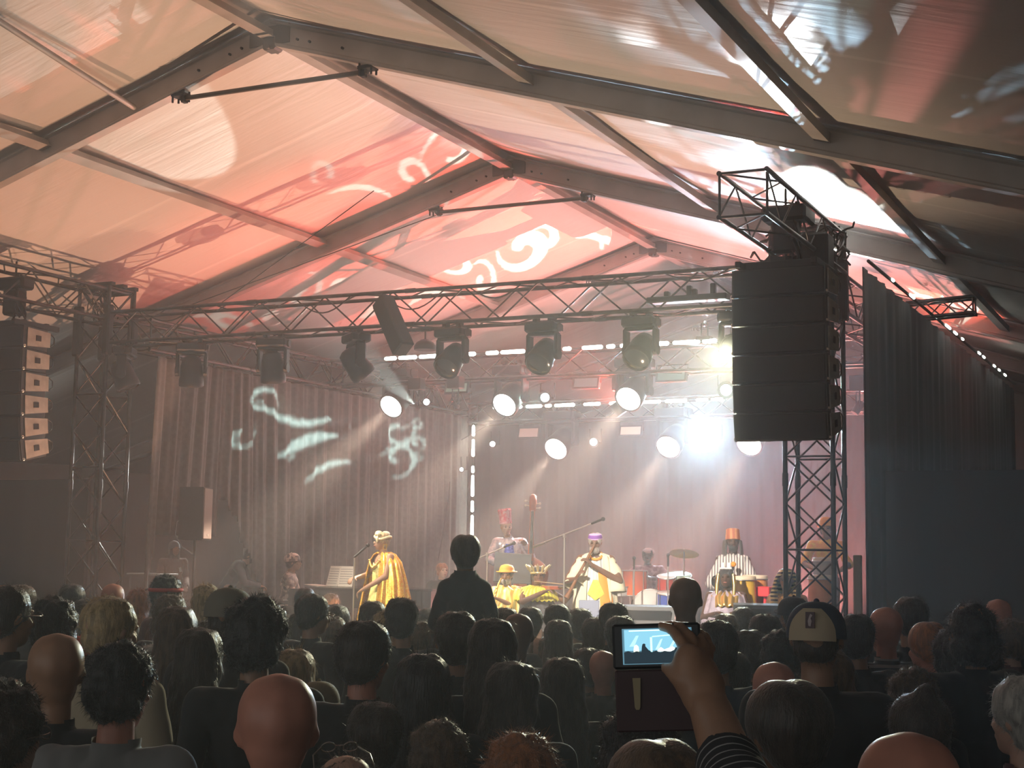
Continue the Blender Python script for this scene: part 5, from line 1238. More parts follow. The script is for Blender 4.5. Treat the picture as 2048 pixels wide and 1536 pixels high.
def performer(lab, px, Y, z0, mode, J, skin, hy=0, hp=0, hk=None, hc='black', s=1, beard=None, face=True, vox=.0115, curl=.9, hd=None):
    F = figure(J, hy, hp, curl, vox, hd); hx = Vector(F['J']['head'])
    p = onY(px, 1100, Y); rz = facing(p.x, Y, mode); off = Matrix.Rotation(rz, 3, 'Z') @ Vector((hx.x, hx.y, 0)) * s
    t = thing('person', lab, 'person', (p.x - off.x, Y - off.y, z0), rz, 'the band on stage'); t.scale = (s,) * 3
    add_obj('body', F['me'], skin_mat(skin), t); H = F['H']
    if hk: o = add_obj('hair', hair(hk), hair_mat(hc), t); o.matrix_local = H
    if beard: o = add_obj('beard', hair('beard'), hair_mat(beard), t); o.matrix_local = H
    if face:
        for k in (-1, 1):
            mb = MB(); mb.ell(H @ Vector((k * .030, .086, .006)), (.011, .007, .007), H.to_3x3()); mb.build('eye', mat('eye_dark', (.02, .015, .012), .2), t)
            mb = MB(); mb.path([H @ Vector((k * x, .094, z)) for x, z in ((.014, .024), (.03, .030), (.046, .024))], .0035, 6); mb.build('eyebrow', hair_mat('black'), t)
        mb = MB(); mb.ell(H @ Vector((0, .096, -.058)), (.024, .008, .007), H.to_3x3()); mb.build('mouth', mat('lips', (.30, .09, .07), .5), t)
    return t, F
def stool(t, F, lab, h=.42):
    s = t.scale.x; pel = Vector(F['J']['pelvis']); o = Matrix.Rotation(t.rotation_euler.z, 3, 'Z') @ Vector((pel.x, pel.y - .01, 0)) * s
    q = thing('stool', lab, 'stool', (t.location.x + o.x, t.location.y + o.y, t.location.z), 0, 'stools under seated musicians')
    mb = MB(); mb.lathe([(.001, h - .05), (.16, h - .05), (.17, h - .03), (.165, h - .005), (.001, h)], n=20, cap=False); mb.build('seat', BMET, q)
    for k in range(4):
        a = k * PI / 2 + .7; mb = MB(); mb.tube((.1 * math.cos(a), .1 * math.sin(a), h - .05), (.2 * math.cos(a), .2 * math.sin(a), 0), .012); mb.build('leg', ALU, q)
def wear(t, F, keep, off, name, mt, **k): return add_obj(name, shell(F, keep, off, name, **k), mt, t)
def folded(rings, amp, nf, n=96, seed=0, arc=(0, 2 * PI), top=.0):
    """cloth loft: rings (z, rx, ry, cx, cy); folds deepen downwards"""
    out = []; N = len(rings); cl = abs(arc[1] - arc[0] - 2 * PI) < .01
    for i, (z, rx, ry, cx, cy_) in enumerate(rings):
        k = amp * (top + (1 - top) * i / (N - 1)); r = []
        for j in range(n if cl else n + 1):
            a = arc[0] + (arc[1] - arc[0]) * j / n
            f = 1 + k * (math.sin(nf * a + seed) + .5 * math.sin((nf * 1.7 // 1) * a + 2 * seed + i * .15))
            r.append(Vector((cx + rx * f * math.cos(a), cy_ + ry * f * math.sin(a), z + .012 * math.sin(nf * a + seed))))
        out.append(r)
    return out, cl
def garment(name, rings, amp, nf, mt, t, arc=(0, 2 * PI), seed=0, n=96, top=.1, thick=.006):
    # densify rings smoothly
    dense = []
    for a, b in zip(rings, rings[1:]):
        for k in range(4): dense.append(tuple(a[q] + (b[q] - a[q]) * (k / 4) for q in range(5)))
    dense.append(rings[-1]); rr_, cl = folded(dense, amp, nf, n, seed, arc, top)
    mb = MB(); mb.loft(rr_, closed=cl, cap=False); o = mb.build(name, mt, t); m_ = o.modifiers.new('thick', 'SOLIDIFY'); m_.thickness = thick; return o
def sleeve(name, pts, rs, mt, t, flat=.8):
    dense, dr = [], []
    for i in range(len(pts) - 1):
        for k in range(5):
            dense.append(Vector(pts[i]).lerp(Vector(pts[i + 1]), k / 5)); dr.append(rs[i] + (rs[i + 1] - rs[i]) * k / 5 + .004 * math.sin(k * 2.1 + i * 3))
    dense.append(Vector(pts[-1])); dr.append(rs[-1])
    mb = MB(); mb.path(dense, dr, 18, cap=False); o = mb.build(name, mt, t); o.modifiers.new('thick', 'SOLIDIFY').thickness = .005; return o
def sequin(name, c1, c2, scale=90, rough=.25, metal=.8):
    m = mat(name, c1, rough, metal); nt = m.node_tree; b = nt.nodes['Principled BSDF']; tc = nt.nodes.new('ShaderNodeTexCoord'); v = nt.nodes.new('ShaderNodeTexVoronoi'); v.inputs['Scale'].default_value = scale
    cr = nt.nodes.new('ShaderNodeMix'); cr.data_type = 'RGBA'; cr.inputs['A'].default_value = (*c1, 1); cr.inputs['B'].default_value = (*c2, 1)
    sp = nt.nodes.new('ShaderNodeSeparateColor'); nt.links.new(tc.outputs['Object'], v.inputs['Vector']); nt.links.new(v.outputs['Color'], sp.inputs[0]); nt.links.new(sp.outputs[0], cr.inputs['Factor'])
    bp = nt.nodes.new('ShaderNodeBump'); bp.inputs['Strength'].default_value = .8; bp.inputs['Distance'].default_value = .01; nt.links.new(sp.outputs[1], bp.inputs['Height']); nt.links.new(bp.outputs[0], b.inputs['Normal'])
    nt.links.new(cr.outputs['Result'], b.inputs['Base Color']); return m
def striped(name, a, b_, scale, direction='X', rough=.6, metal=0, pos=.5, dist=1.5):
    m = mat(name, a, rough, metal); nt = m.node_tree; b = nt.nodes['Principled BSDF']; tc = nt.nodes.new('ShaderNodeTexCoord'); w_ = nt.nodes.new('ShaderNodeTexWave'); w_.bands_direction = direction
    w_.inputs['Scale'].default_value = scale; w_.inputs['Distortion'].default_value = dist; w_.inputs['Detail'].default_value = 1
    r_ = nt.nodes.new('ShaderNodeValToRGB'); r_.color_ramp.elements[0].position = pos - .04; r_.color_ramp.elements[0].color = (*a, 1); r_.color_ramp.elements[1].position = pos + .04; r_.color_ramp.elements[1].color = (*b_, 1)
    nt.links.new(tc.outputs['Object'], w_.inputs['Vector']); nt.links.new(w_.outputs['Fac'], r_.inputs[0]); nt.links.new(r_.outputs[0], b.inputs['Base Color']); return m
GOLD = sequin('gold_sequins', (.95, .36, .03), (1.0, .74, .14), 60, .3, .5)
GOLDP = mat('gold_metal', (.95, .66, .20), .28, .9)
CREAM = mat('cream_cotton', (.72, .68, .50), .8)
ORG = mat('orange_cloth', (.85, .33, .03), .7)
YEL = sequin('yellow_brocade', (.85, .72, .10), (.60, .55, .05), 60, .5, .2)
MET = mat('stand_chrome', (.55, .52, .48), .3, .9)
DECK = SZ

# mic stands --------------------------------------------------------
def mic_stand(lab, px, Y, z0, h, boom=None, mic_at=None):
    p = onY(px, 1150, Y); t = thing('microphone_stand', lab, 'microphone stand', (p.x, Y, z0), 0, 'microphone stands')
    mb = MB(); mb.tube((0, 0, .02), (0, 0, h), .011); mb.build('pole', MET, t)
    for k in range(3):
        a = k * 2 * PI / 3 + .4; mb = MB(); mb.tube((0, 0, .12), (.28 * math.cos(a), .28 * math.sin(a), .015), .009); mb.build('leg', MET, t)
    tip = Vector((0, 0, h)); d = Vector((0, 0, 1))
    if boom:
        a, b = [Vector(q) for q in boom]
        mb = MB(); mb.tube(Vector((0, 0, h)) + a, Vector((0, 0, h)) + b, .009); mb.tube(Vector((0, 0, h)) + a, Vector((0, 0, h)) + a * .6, .016); mb.bbox((0, 0, h), (.035, .035, .05), .006); mb.build('boom', MET, t); tip = Vector((0, 0, h)) + b; d = (b - a).normalized()
    mb = MB(); mb.cap_(tip, tip + d * .13, .013, .015, 10); mb.ell(tip + d * .155, .026); mb.build('microphone', BMET, t); return t
# 1 flute player ----------------------------------------------------
J = dict(elR=(.36, .12, 1.13), wrR=(.235, .30, 1.16), elL=(-.30, .14, 1.14), wrL=(.045, .24, 1.33), head=(.01, .05, 1.60))
t, F = performer('flute player in a wide cream robe with purple cap and grey beard', 1190, 17.0, DECK, 'cam', J, 'brown', -.1, -.12, 'buzz', 'grey', .985, 'grey', hd={'R': ((-.3, .3, .6), (-1, -.2, 0)), 'L': ((.6, .25, .6), (0, -.6, -1))})
garment('robe', [(1.465, .085, .08, 0, -.01), (1.43, .19, .115, 0, -.01), (1.36, .215, .14, 0, 0), (1.15, .245, .17, 0, .01), (.9, .26, .19, 0, .02), (.55, .275, .2, 0, .02), (.30, .29, .21, 0, .02)], .07, 11, CREAM, t, (PI / 2 + .42, PI / 2 - .42 + 2 * PI), 1, 120)
garment('tunic', [(1.42, .12, .10, 0, .0), (1.2, .17, .14, 0, .02), (.9, .20, .17, 0, .02), (.35, .24, .2, 0, .02)], .05, 13, striped('white_tunic', (.75, .74, .66), (.45, .50, .55), 7, 'X', .7, 0, .6), t, seed=2)
garment('orange_lining', [(1.25, .20, .15, 0, .02), (.9, .25, .20, -.02, .02), (.35, .30, .22, -.04, .02)], .03, 7, ORG, t, (PI / 2 + .15, PI / 2 + .9))
sleeve('sleeve', [(.155, 0, 1.385), (.245, .06, 1.22), (.27, .14, 1.08)], [.08, .09, .125], CREAM, t); sleeve('sleeve', [(-.155, 0, 1.385), (-.245, .05, 1.22), (-.26, .08, 1.0)], [.08, .09, .125], CREAM, t)
mb = MB(); mb.prism([(-.11, .20, .98), (0, .205, .90), (.10, .20, .98), (.03, .20, 1.15), (-.03, .20, 1.15)], (0, 1, 0), .015); mb.build('chest_panel', YEL, t)
mb = MB(); mb.path([(.075 * math.cos(a), .05 + .075 * math.sin(a), 1.45 - .05 * math.sin(a)) for a in [k * PI / 10 for k in range(20)]], .018, 8, closed=True); mb.build('collar', ORG, t)
mb = MB(); mb.lathe([(.086, .045), (.089, .05), (.088, .085), (.075, .112), (.04, .122), (.001, .124)], n=24); o = mb.build('cap', striped('purple_cap', (.22, .07, .40), (.70, .45, .75), 4, 'Z', .7, 0, .6), t); o.matrix_local = F['H'] @ Matrix.Translation((0, -.02, 0)) @ Matrix.Scale(1.12, 4, (0, 1, 0))
tl = thing('wooden_flute', 'long dark wooden flute held slanting to the lower left by the cream robed man', 'flute', t.location, t.rotation_euler.z)
a, b = Vector((.02, .155, 1.545)), Vector((.34, .36, .93)); mb = MB(); mb.path([a, a.lerp(b, .1), a.lerp(b, .5), a.lerp(b, .9), b, b + (b - a) * .03], [.010, .016, .018, .021, .030, .032], 14); mb.build('tube', mat('dark_wood', (.20, .09, .04), .4), tl)
mb = MB()
for k in (.25, .32, .40, .50, .58, .66, .78): q = a.lerp(b, k); mb.ell(q + Vector((-.01, -.016, .0)), .011)
mb.build('keys', MET, tl)
# 2 singer in gold --------------------------------------------------
J = dict(head=(0, .04, 1.61), elR=(.27, .10, 1.16), wrR=(.12, .36, 1.12), elL=(-.27, .10, 1.15), wrL=(-.10, .33, .98))
t, F = performer('singer in a shining gold sequin cape at a microphone, facing left', 762, 17.0, DECK, 'left', J, 'tan', 0, .05, 'short', 'blond', .97)
garment('cape', [(1.46, .09, .09, 0, -.01), (1.43, .20, .13, 0, -.02), (1.33, .285, .19, 0, -.03), (1.1, .34, .25, 0, -.05), (.8, .38, .31, 0, -.06), (.45, .43, .36, 0, -.05), (.15, .47, .40, 0, -.03)], .06, 13, GOLD, t, (PI / 2 + .55, PI / 2 - .55 + 2 * PI), 2, 130)
garment('dress', [(1.32, .15, .12, 0, .01), (1.05, .14, .12, 0, .02), (.9, .18, .15, 0, .02), (.4, .26, .24, 0, .03), (.12, .32, .3, 0, .04)], .05, 10, sequin('yellow_green_dress', (.62, .60, .16), (.92, .82, .35), 40, .5, .2), t, seed=1)
mb = MB()
for k in range(16):   # shoulder scarf / chains across the chest
    u = k / 15; mb.ell((.15 - .3 * u, .135 + .02 * math.sin(u * PI), 1.36 - .10 * math.sin(u * PI)), .017)
mb.build('necklace', GOLDP, t)
mb = MB(); mb.path([(.094 * math.cos(a), -.02 + .112 * math.sin(a), .055 + .02 * math.sin(2 * a)) for a in [k * PI / 12 for k in range(24)]], .018, 8, closed=True)
mb.ell((-.03, .07, .095), (.05, .045, .03)); mb.ell((.03, .03, .115), (.055, .05, .035)); mb.ell((0, -.06, .11), (.06, .06, .04)); mb.ell((-.055, .09, .03), (.02, .02, .05))
o = mb.build('headpiece', sequin('pale_gold_wrap', (.85, .74, .42), (.98, .92, .70), 60, .35, .4), t); o.matrix_local = F['H']
for k in (-1, 1):
    mb = MB()
    for (x, z, w_, h_) in ((0, -.035, .06, .012), (0, -.10, .06, .012), (-.024, -.068, .012, .07), (.024, -.068, .012, .07)): mb.box((k * .100, -.01 + x, z), (.010, w_ if h_ < .05 else .012, h_ if h_ > .05 else .012))
    o = mb.build('earring', GOLDP, t); o.matrix_local = F['H']
mb = MB(); mb.bbox((0, .098, .012), (.13, .008, .03), .003); o = mb.build('glasses', BMET, t); o.matrix_local = F['H']
q = Matrix.Rotation(t.rotation_euler.z, 3, 'Z') @ Vector((0, .42, 0)) + t.location
ms = thing('microphone_stand', 'straight microphone stand before the gold caped singer', 'microphone stand', (q.x, q.y, DECK), t.rotation_euler.z, 'microphone stands')
mb = MB(); mb.lathe([(.13, 0), (.13, .02), (.02, .035)], n=20); mb.build('base', BMET, ms); mb = MB(); mb.tube((0, 0, .02), (0, 0, 1.36), .011); mb.build('pole', MET, ms)
mb = MB(); mb.cap_((0, 0, 1.36), (0, -.16, 1.49), .014, .017, 10); mb.ell((0, -.19, 1.515), .028); mb.build('microphone', BMET, ms)
# 3 pianist ---------------------------------------------------------
J = {**SIT, **dict(pelvis=(0, 0, .56), hipL=(-.1, .03, .55), hipR=(.1, .03, .55), elL=(-.24, .12, .80), elR=(.24, .12, .80), wrL=(-.13, .36, .80), wrR=(.13, .36, .80), chest=(0, .03, .88), neck=(0, .04, 1.05), head=(0, .09, 1.22), shL=(-.18, .04, 1.015), shR=(.18, .04, 1.015))}
t, F = performer('pianist in a flowery cap and sparkling dark shirt, facing right', 588, 18.4, DECK, 'rightfull', J, 'tan', 0, .1, 'short', 'dark', 1.03, hd={'L': ((0, 1, -.2), (0, 0, -1)), 'R': ((0, 1, -.2), (0, 0, -1))})
FLO = sequin('flower_print', (.05, .03, .035), (.75, .62, .55), 26, .5, .1)
wear(t, F, ['torso', 'ua', 'fa'], .014, 'shirt', FLO, zlo=.5, wr=.012); wear(t, F, ['torso', 'th', 'sh'], .012, 'trousers', cloth_mat(DK), zhi=.62); stool(t, F, 'black stool under the pianist', .44)
o = add_obj('cap', CAPF, FLO, t); o.matrix_local = F['H'] @ Matrix.Translation((0, 0, .012)) @ Matrix.Scale(1.12, 4)
o = add_obj('glasses', GLS, BMET, t); o.matrix_local = F['H']
# piano
PB = mat('piano_black', (.015, .015, .017), .18, coat=.5)
px0 = onY(640, 1150, 18.5); pt = thing('grand_piano', 'black grand piano with closed lid behind the gold caped singer', 'piano', (px0.x, 18.5, DECK), 0)
out = [(-.05, -.72), (.3, -.75), (1.2, -.72), (1.75, -.55), (1.95, -.2), (1.9, .15), (1.6, .4), (1.1, .5), (.6, .72), (-.05, .75)]
mb = MB(); mb.prism([(x, y, .66) for x, y in out], (0, 0, 1), .24); mb.build('case', PB, pt)
mb = MB(); mb.prism([(x * 1.01 + .28 * (x < .5), y * 1.02, .905) for x, y in out], (0, 0, 1), .025); mb.build('lid', PB, pt)
mb = MB(); mb.bbox((-.14, 0, .70), (.2, 1.4, .05), .01); mb.build('key_bed', PB, pt)
mb = MB()
for k in range(52): mb.box((-.14, -.60 + k * .0235, .733), (.15, .0215, .016))
kb = mb.build('white_keys', mat('ivory', (.8, .78, .72), .3), pt); tag(kb, kind='stuff')
mb = MB()
for k in range(51):
    if k % 7 not in (2, 6): mb.box((-.11, -.588 + k * .0235, .748), (.09, .011, .014))
tag(mb.build('black_keys', PB, pt), kind='stuff')
for x, y in ((.1, -.55), (.1, .55), (1.6, 0)):
    mb = MB(); mb.path([(x, y, .66), (x, y, .5), (x, y, .1), (x, y, .05)], [.06, .05, .035, .03], 12); mb.tube((x, y, .05), (x, y, 0), .03); mb.build('leg', PB, pt)
pg = mat('paper', (.68, .66, .60), .8)
def px_loc(px, py, Y): return onY(px, py, Y)
c = px_loc(675, 1140, 18.2); t2 = thing('sheet_music', 'open sheet music propped up on the piano', 'sheet music', (c.x, 18.2, DECK + .93))
for k in (-1, 1):
    mb = MB(); M = Matrix.Rotation(k * .22, 3, 'Z') @ Matrix.Rotation(-.3, 3, 'X')
    mb.bbox(M @ Vector((k * .115, 0, .155)) , (.22, .008, .30), .002, M); pgo = mb.build('page', pg, t2)
    mb = MB()
    for r_ in range(7): mb.box(M @ Vector((k * .115, -.0055, .05 + r_ * .035)), (.18, .001, .010), M)
    mb.build('printed_lines', mat('print_grey', (.3, .3, .3), .8), pgo)
mb = MB(); M = Matrix.Rotation(.08, 3, 'Y'); mb.bbox((-.30, 0, .01), (.24, .3, .012), .002, M); tag(mb.build('sheet_music', pg, None, (c.x, 18.15, DECK + .935)), 'loose sheets lying flat on the piano', 'sheet music')
# 4 person behind in red light --------------------------------------
t, F = performer('musician with red lit face, seated half behind the child', 886, 20.2, DECK, 'r3', SIT, 'pale', 0, .1, 'short', 'ginger', .98)
wear(t, F, ['torso', 'ua', 'fa'], .012, 'shirt', cloth_mat((.05, .045, .045)), zlo=.45); wear(t, F, ['torso', 'th', 'sh'], .012, 'trousers', cloth_mat(DK), zhi=.6); stool(t, F, 'black stool under the red lit musician')
# 5 bassist ---------------------------------------------------------
RZ = DECK + .25
J = dict(elL=(-.33, .08, 1.18), wrL=(-.22, .30, 1.38), elR=(.30, .12, 1.15), wrR=(-.02, .36, 1.02), head=(.05, .04, 1.62), hipL=(-.09, 0, .93))
t, F = performer('double bass player in a silver jacket and tall red crown', 1012, 19.3, RZ, 'cam', J, 'tan', .25, .0, None, 'black', .96)
wear(t, F, ['torso', 'ua', 'fa'], .020, 'jacket', sequin('silver_lame', (.55, .55, .66), (.85, .80, .86), 30, .3, .6), zlo=.70, wr=.014); wear(t, F, ['torso', 'th', 'sh'], .013, 'trousers', cloth_mat(DK), zhi=.97)
mb = MB(); mb.loft([[Vector((.085 * k_ * math.cos(a), .105 + .045 * math.sin(a), z)) for a in [j * PI / 8 for j in range(16)]] for z, k_ in ((.8, .9), (1.0, 1), (1.2, 1), (1.38, .7))]); mb.build('shirt_front', sequin('blue_sequins', (.04, .06, .55), (.25, .30, .95), 60, .3, .5), t)
mb = MB(); rings = []
for z, r_ in ((.06, .088), (.12, .084), (.20, .088), (.255, .098)): rings.append([Vector(((r_ + (.008 if k % 2 else -.006)) * math.cos(2 * PI * k / 28), -.015 + (r_ + (.008 if k % 2 else -.006)) * math.sin(2 * PI * k / 28), z + (.03 * (k % 4 == 0) if z > .25 else 0))) for k in range(28)])
mb.loft(rings); o = mb.build('tall_crown', sequin('pink_red_foil', (.75, .10, .16), (.95, .60, .65), 35, .3, .3), t); o.matrix_local = F['H'] @ Matrix.Rotation(.12, 4, 'Y')
# double bass
bp_ = onY(1052, 1180, 18.9); bt = thing('double_bass', 'reddish brown double bass standing right of the silver jacket player', 'double bass', (bp_.x, 18.95, RZ), facing(bp_.x, 18.95, 'cam')); Mb = Matrix.Rotation(-.03, 3, 'Y') @ Matrix.Rotation(-.05, 3, 'X')
WOOD = mat('varnished_red_wood', (.42, .10, .04), .3, noise_=(7, (.30, .07, .03)), coat=.4)
prof = [(.0, .10), (.22, .14), (.335, .28), (.33, .45), (.24, .60), (.215, .70), (.25, .84), (.265, .95), (.20, 1.06), (.09, 1.13), (0, 1.16)]
pts = [(x, z) for x, z in prof] + [(-x, z) for x, z in prof[::-1][1:-1]]
for i in range(2):    # smooth the outline
    q = []
    for k in range(len(pts)):
        a_, b_ = pts[k], pts[(k + 1) % len(pts)]; q += [(a_[0] * .75 + b_[0] * .25, a_[1] * .75 + b_[1] * .25), (a_[0] * .25 + b_[0] * .75, a_[1] * .25 + b_[1] * .75)]
    pts = q
mb = MB(); cx_, cz_ = 0, .6
def ring(k, y): return [Mb @ Vector(((x - cx_) * k + cx_, y, (z - cz_) * k + cz_)) for x, z in pts]
mb.loft([ring(.55, -.115), ring(.93, -.10), ring(1, -.085), ring(1, .085), ring(.93, .10), ring(.55, .125)]); mb.build('body', WOOD, bt)
mb = MB(); mb.path([Mb @ Vector(v) for v in ((0, .12, 1.10), (0, .10, 1.4), (0, .09, 1.80))], [.045, .036, .032], 12); mb.path([Mb @ Vector(v) for v in ((0, .09, 1.78), (0, .08, 1.90), (0, .05, 1.97), (0, .0, 1.98), (0, -.01, 1.93), (0, .03, 1.92))], [.045, .055, .05, .05, .04, .03], 12); mb.build('neck_and_scroll', WOOD, bt)
for k in range(4):
    mb = MB(); s_ = 1 if k % 2 else -1; mb.tube(Mb @ Vector((0, .07, 1.82 + .03 * k)), Mb @ Vector((s_ * .09, .07, 1.83 + .03 * k)), .007); mb.ell(Mb @ Vector((s_ * .10, .07, 1.83 + .03 * k)), (.018, .008, .016)); mb.build('tuning_peg', MET, bt)
mb = MB(); mb.path([Mb @ Vector(v) for v in ((0, .145, .72), (0, .13, 1.2), (0, .115, 1.78))], [.035, .028, .02], 8); mb.build('fingerboard', PB, bt)
for k in range(4): mb = MB(); x_ = (-1.5 + k) * .014; mb.tube(Mb @ Vector((x_ * 1.4, .15, .40)), Mb @ Vector((x_ * .8, .145, 1.8)), .002, n=5); mb.build('string', MET, bt)
mb = MB(); mb.bbox(Mb @ Vector((0, .15, .55)), (.16, .02, .10), .006, Mb); mb.build('bridge', mat('pale_maple', (.6, .42, .22), .5), bt)
mb = MB(); mb.tube(Mb @ Vector((0, 0, .12)), (0, 0, 0), .01); mb.build('end_pin', MET, bt)
# music stand in front of him
def music_stand(lab, px, py, Y, w_, h_, col, z0=DECK, skew=0):
    p = onY(px, py, Y); t = thing('music_stand', lab, 'music stand', (p.x, Y, z0), facing(p.x, Y, 'cam'), 'music stands'); M = Matrix.Rotation(.18, 3, 'X') @ Matrix.Rotation(skew, 3, 'Y')
    z = p.z - z0; mb = MB(); mb.bbox((0, .03, z), (w_, .02, h_), .006, M); mb.bbox((0, .06, z - h_ / 2), (w_, .07, .015), .004); mb.build('desk', mat('stand_desk_%d' % int(col[0] * 999), col, .5), t)
    mb = MB(); mb.tube((0, 0, .05), (0, 0, z), .012); mb.build('pole', BMET, t)
    for k in range(3): a = k * 2 * PI / 3 + PI / 6; mb = MB(); mb.tube((0, 0, .15), (.25 * math.cos(a), .25 * math.sin(a), .012), .009); mb.build('leg', BMET, t)
music_stand('big dark music stand in front of the double bass player', 1025, 1136, 18.2, .50, .40, (.06, .06, .065), skew=-.05)
music_stand('blue-grey music stand below the flute player', 1178, 1219, 16.35, .24, .22, (.16, .20, .30))
# 6 horn player with orange hat -------------------------------------
J = {**SIT, **dict(wrL=(-.02, .30, .86), wrR=(.14, .34, .66), head=(0, .06, 1.17))}
t, F = performer('seated horn player in an orange hat and gold patterned robe', 1014, 17.25, DECK, 'l3', J, 'tan', .2, .0, 'short', 'black', .99, 'grey')
garment('robe', [(1.03, .09, .09, 0, .02), (.99, .22, .15, 0, .02), (.82, .29, .2, 0, .04), (.5, .32, .28, 0, .1)], .05, 9, striped('gold_print_robe', (.75, .50, .10), (.92, .80, .30), 5, 'X', .5, .2, .5, 6), t, seed=3)
mb = MB(); mb.path([(.09 * math.cos(a), .05 + .1 * math.sin(a), .0 + 0 * a) for a in [0, 1]], .001, 4) if False else mb.lathe([(.135, .045), (.14, .05), (.098, .056), (.094, .09), (.075, .125), (.03, .14), (.001, .141)], n=26); o = mb.build('hat', ORG, t); o.matrix_local = F['H'] @ Matrix.Translation((0, -.015, 0)) @ Matrix.Rotation(-.05, 4, 'X')
stool(t, F, 'black stool under the orange hat player', .40)
hb = thing('saxophone', 'brass horn held by the orange hat player', 'saxophone', t.location, t.rotation_euler.z)
mb = MB(); mb.path([(0, .16, 1.12), (.0, .24, 1.12), (.02, .28, 1.05), (.10, .33, .70), (.13, .37, .60), (.12, .45, .58), (.10, .50, .66), (.08, .55, .80)], [.008, .010, .013, .026, .034, .042, .052, .075], 14, cap=False); mb.build('tube', GOLDP, hb)
mb = MB()
for k in range(7): mb.ell((.03 + k * .012, .31 + .01 * k, 1.0 - k * .055), .014)
mb.build('keys', GOLDP, hb)
# 7 violin player with crown ----------------------------------------
J = {**SIT, **dict(elL=(-.30, .22, .88), wrL=(-.32, .44, 1.0), elR=(.28, .20, .86), wrR=(.10, .40, .98))}
t, F = performer('seated violinist with a spiky gold crown and bright yellow collar', 1077, 17.2, DECK, 'r3', J, 'brown', -.35, .05, 'short', 'black', .98)
garment('wide_collar', [(1.05, .085, .085, 0, .02), (1.02, .2, .17, 0, .02), (.94, .27, .23, 0, .03), (.87, .30, .25, 0, .04)], .015, 30, striped('yellow_collar', (.85, .78, .06), (.62, .60, .08), 12, 'X', .45, .3, .5, 0), t, top=.3)
garment('robe', [(1.0, .18, .13, 0, .02), (.8, .22, .17, 0, .03), (.5, .3, .26, 0, .1)], .05, 9, cloth_mat((.10, .10, .11)), t)
mb = MB(); mb.path([(.09 * math.cos(a), -.015 + .108 * math.sin(a), .04) for a in [k * PI / 12 for k in range(24)]], .014, 8, closed=True)
for k in range(11):
    a = PI * 2 * k / 11 + .3; b0 = Vector((.09 * math.cos(a), -.015 + .108 * math.sin(a), .05)); tp_ = Vector((.17 * math.cos(a), -.015 + .19 * math.sin(a), .15)); mb.path([b0, b0.lerp(tp_, .45) + Vector((0, 0, .01)), tp_], [.010, .022, .002], 6)
o = mb.build('crown', mat('pale_gold', (.9, .82, .5), .3, .7), t); o.matrix_local = F['H']
stool(t, F, 'black stool under the crowned violinist', .40)
vt = thing('violin', 'violin held by the crowned player', 'violin', t.location, t.rotation_euler.z)
mb = MB(); mb.loft([[Vector((-.12 + (x * .33) * 1.0, .20 + (z - .6) * .36, 1.02 + y)) for x, z in pts[::2]] for y in (-.02, -.018, .018, .02)]); mb.build('body', WOOD, vt); mb = MB(); mb.tube((-.12, .40, 1.03), (-.14, .62, 1.03), .011); mb.build('neck', PB, vt)
mb = MB(); mb.tube((-.40, .34, 1.05), (.22, .42, 1.10), .005); tag(mb.build('violin_bow', mat('pale_maple', (0, 0, 0)), None, t.location), 'long thin violin bow beside the crowned player', 'bow'); bpy.data.objects['violin_bow'].rotation_euler.z = t.rotation_euler.z
# 8 drummer and kit --------------------------------------------------
J = {**SIT, **dict(elL=(-.32, .14, .84), wrL=(-.06, .36, .86), elR=(.32, .14, .84), wrR=(.06, .38, .88))}
t, F = performer('drummer with a pale cap behind the orange drum kit', 1296, 21.1, RZ, 'cam', J, 'dark', 0, .1, 'short', 'black', 1.0)
wear(t, F, ['torso', 'ua'], .014, 'shirt', sequin('wine_print', (.25, .10, .12), (.55, .35, .38), 30, .5, .1), zlo=.45, wr=.012); wear(t, F, ['torso', 'th', 'sh'], .012, 'trousers', cloth_mat(DK), zhi=.6); stool(t, F, 'black stool under the drummer', .40)
mb = MB(); mb.lathe([(.086, .03), (.089, .06), (.08, .1), (.05, .125), (.001, .13)], n=22); o = mb.build('cap', mat('pale_cap', (.6, .45, .45), .8), t); o.matrix_local = F['H'] @ Matrix.Translation((0, -.02, 0)) @ Matrix.Scale(1.15, 4, (0, 1, 0))
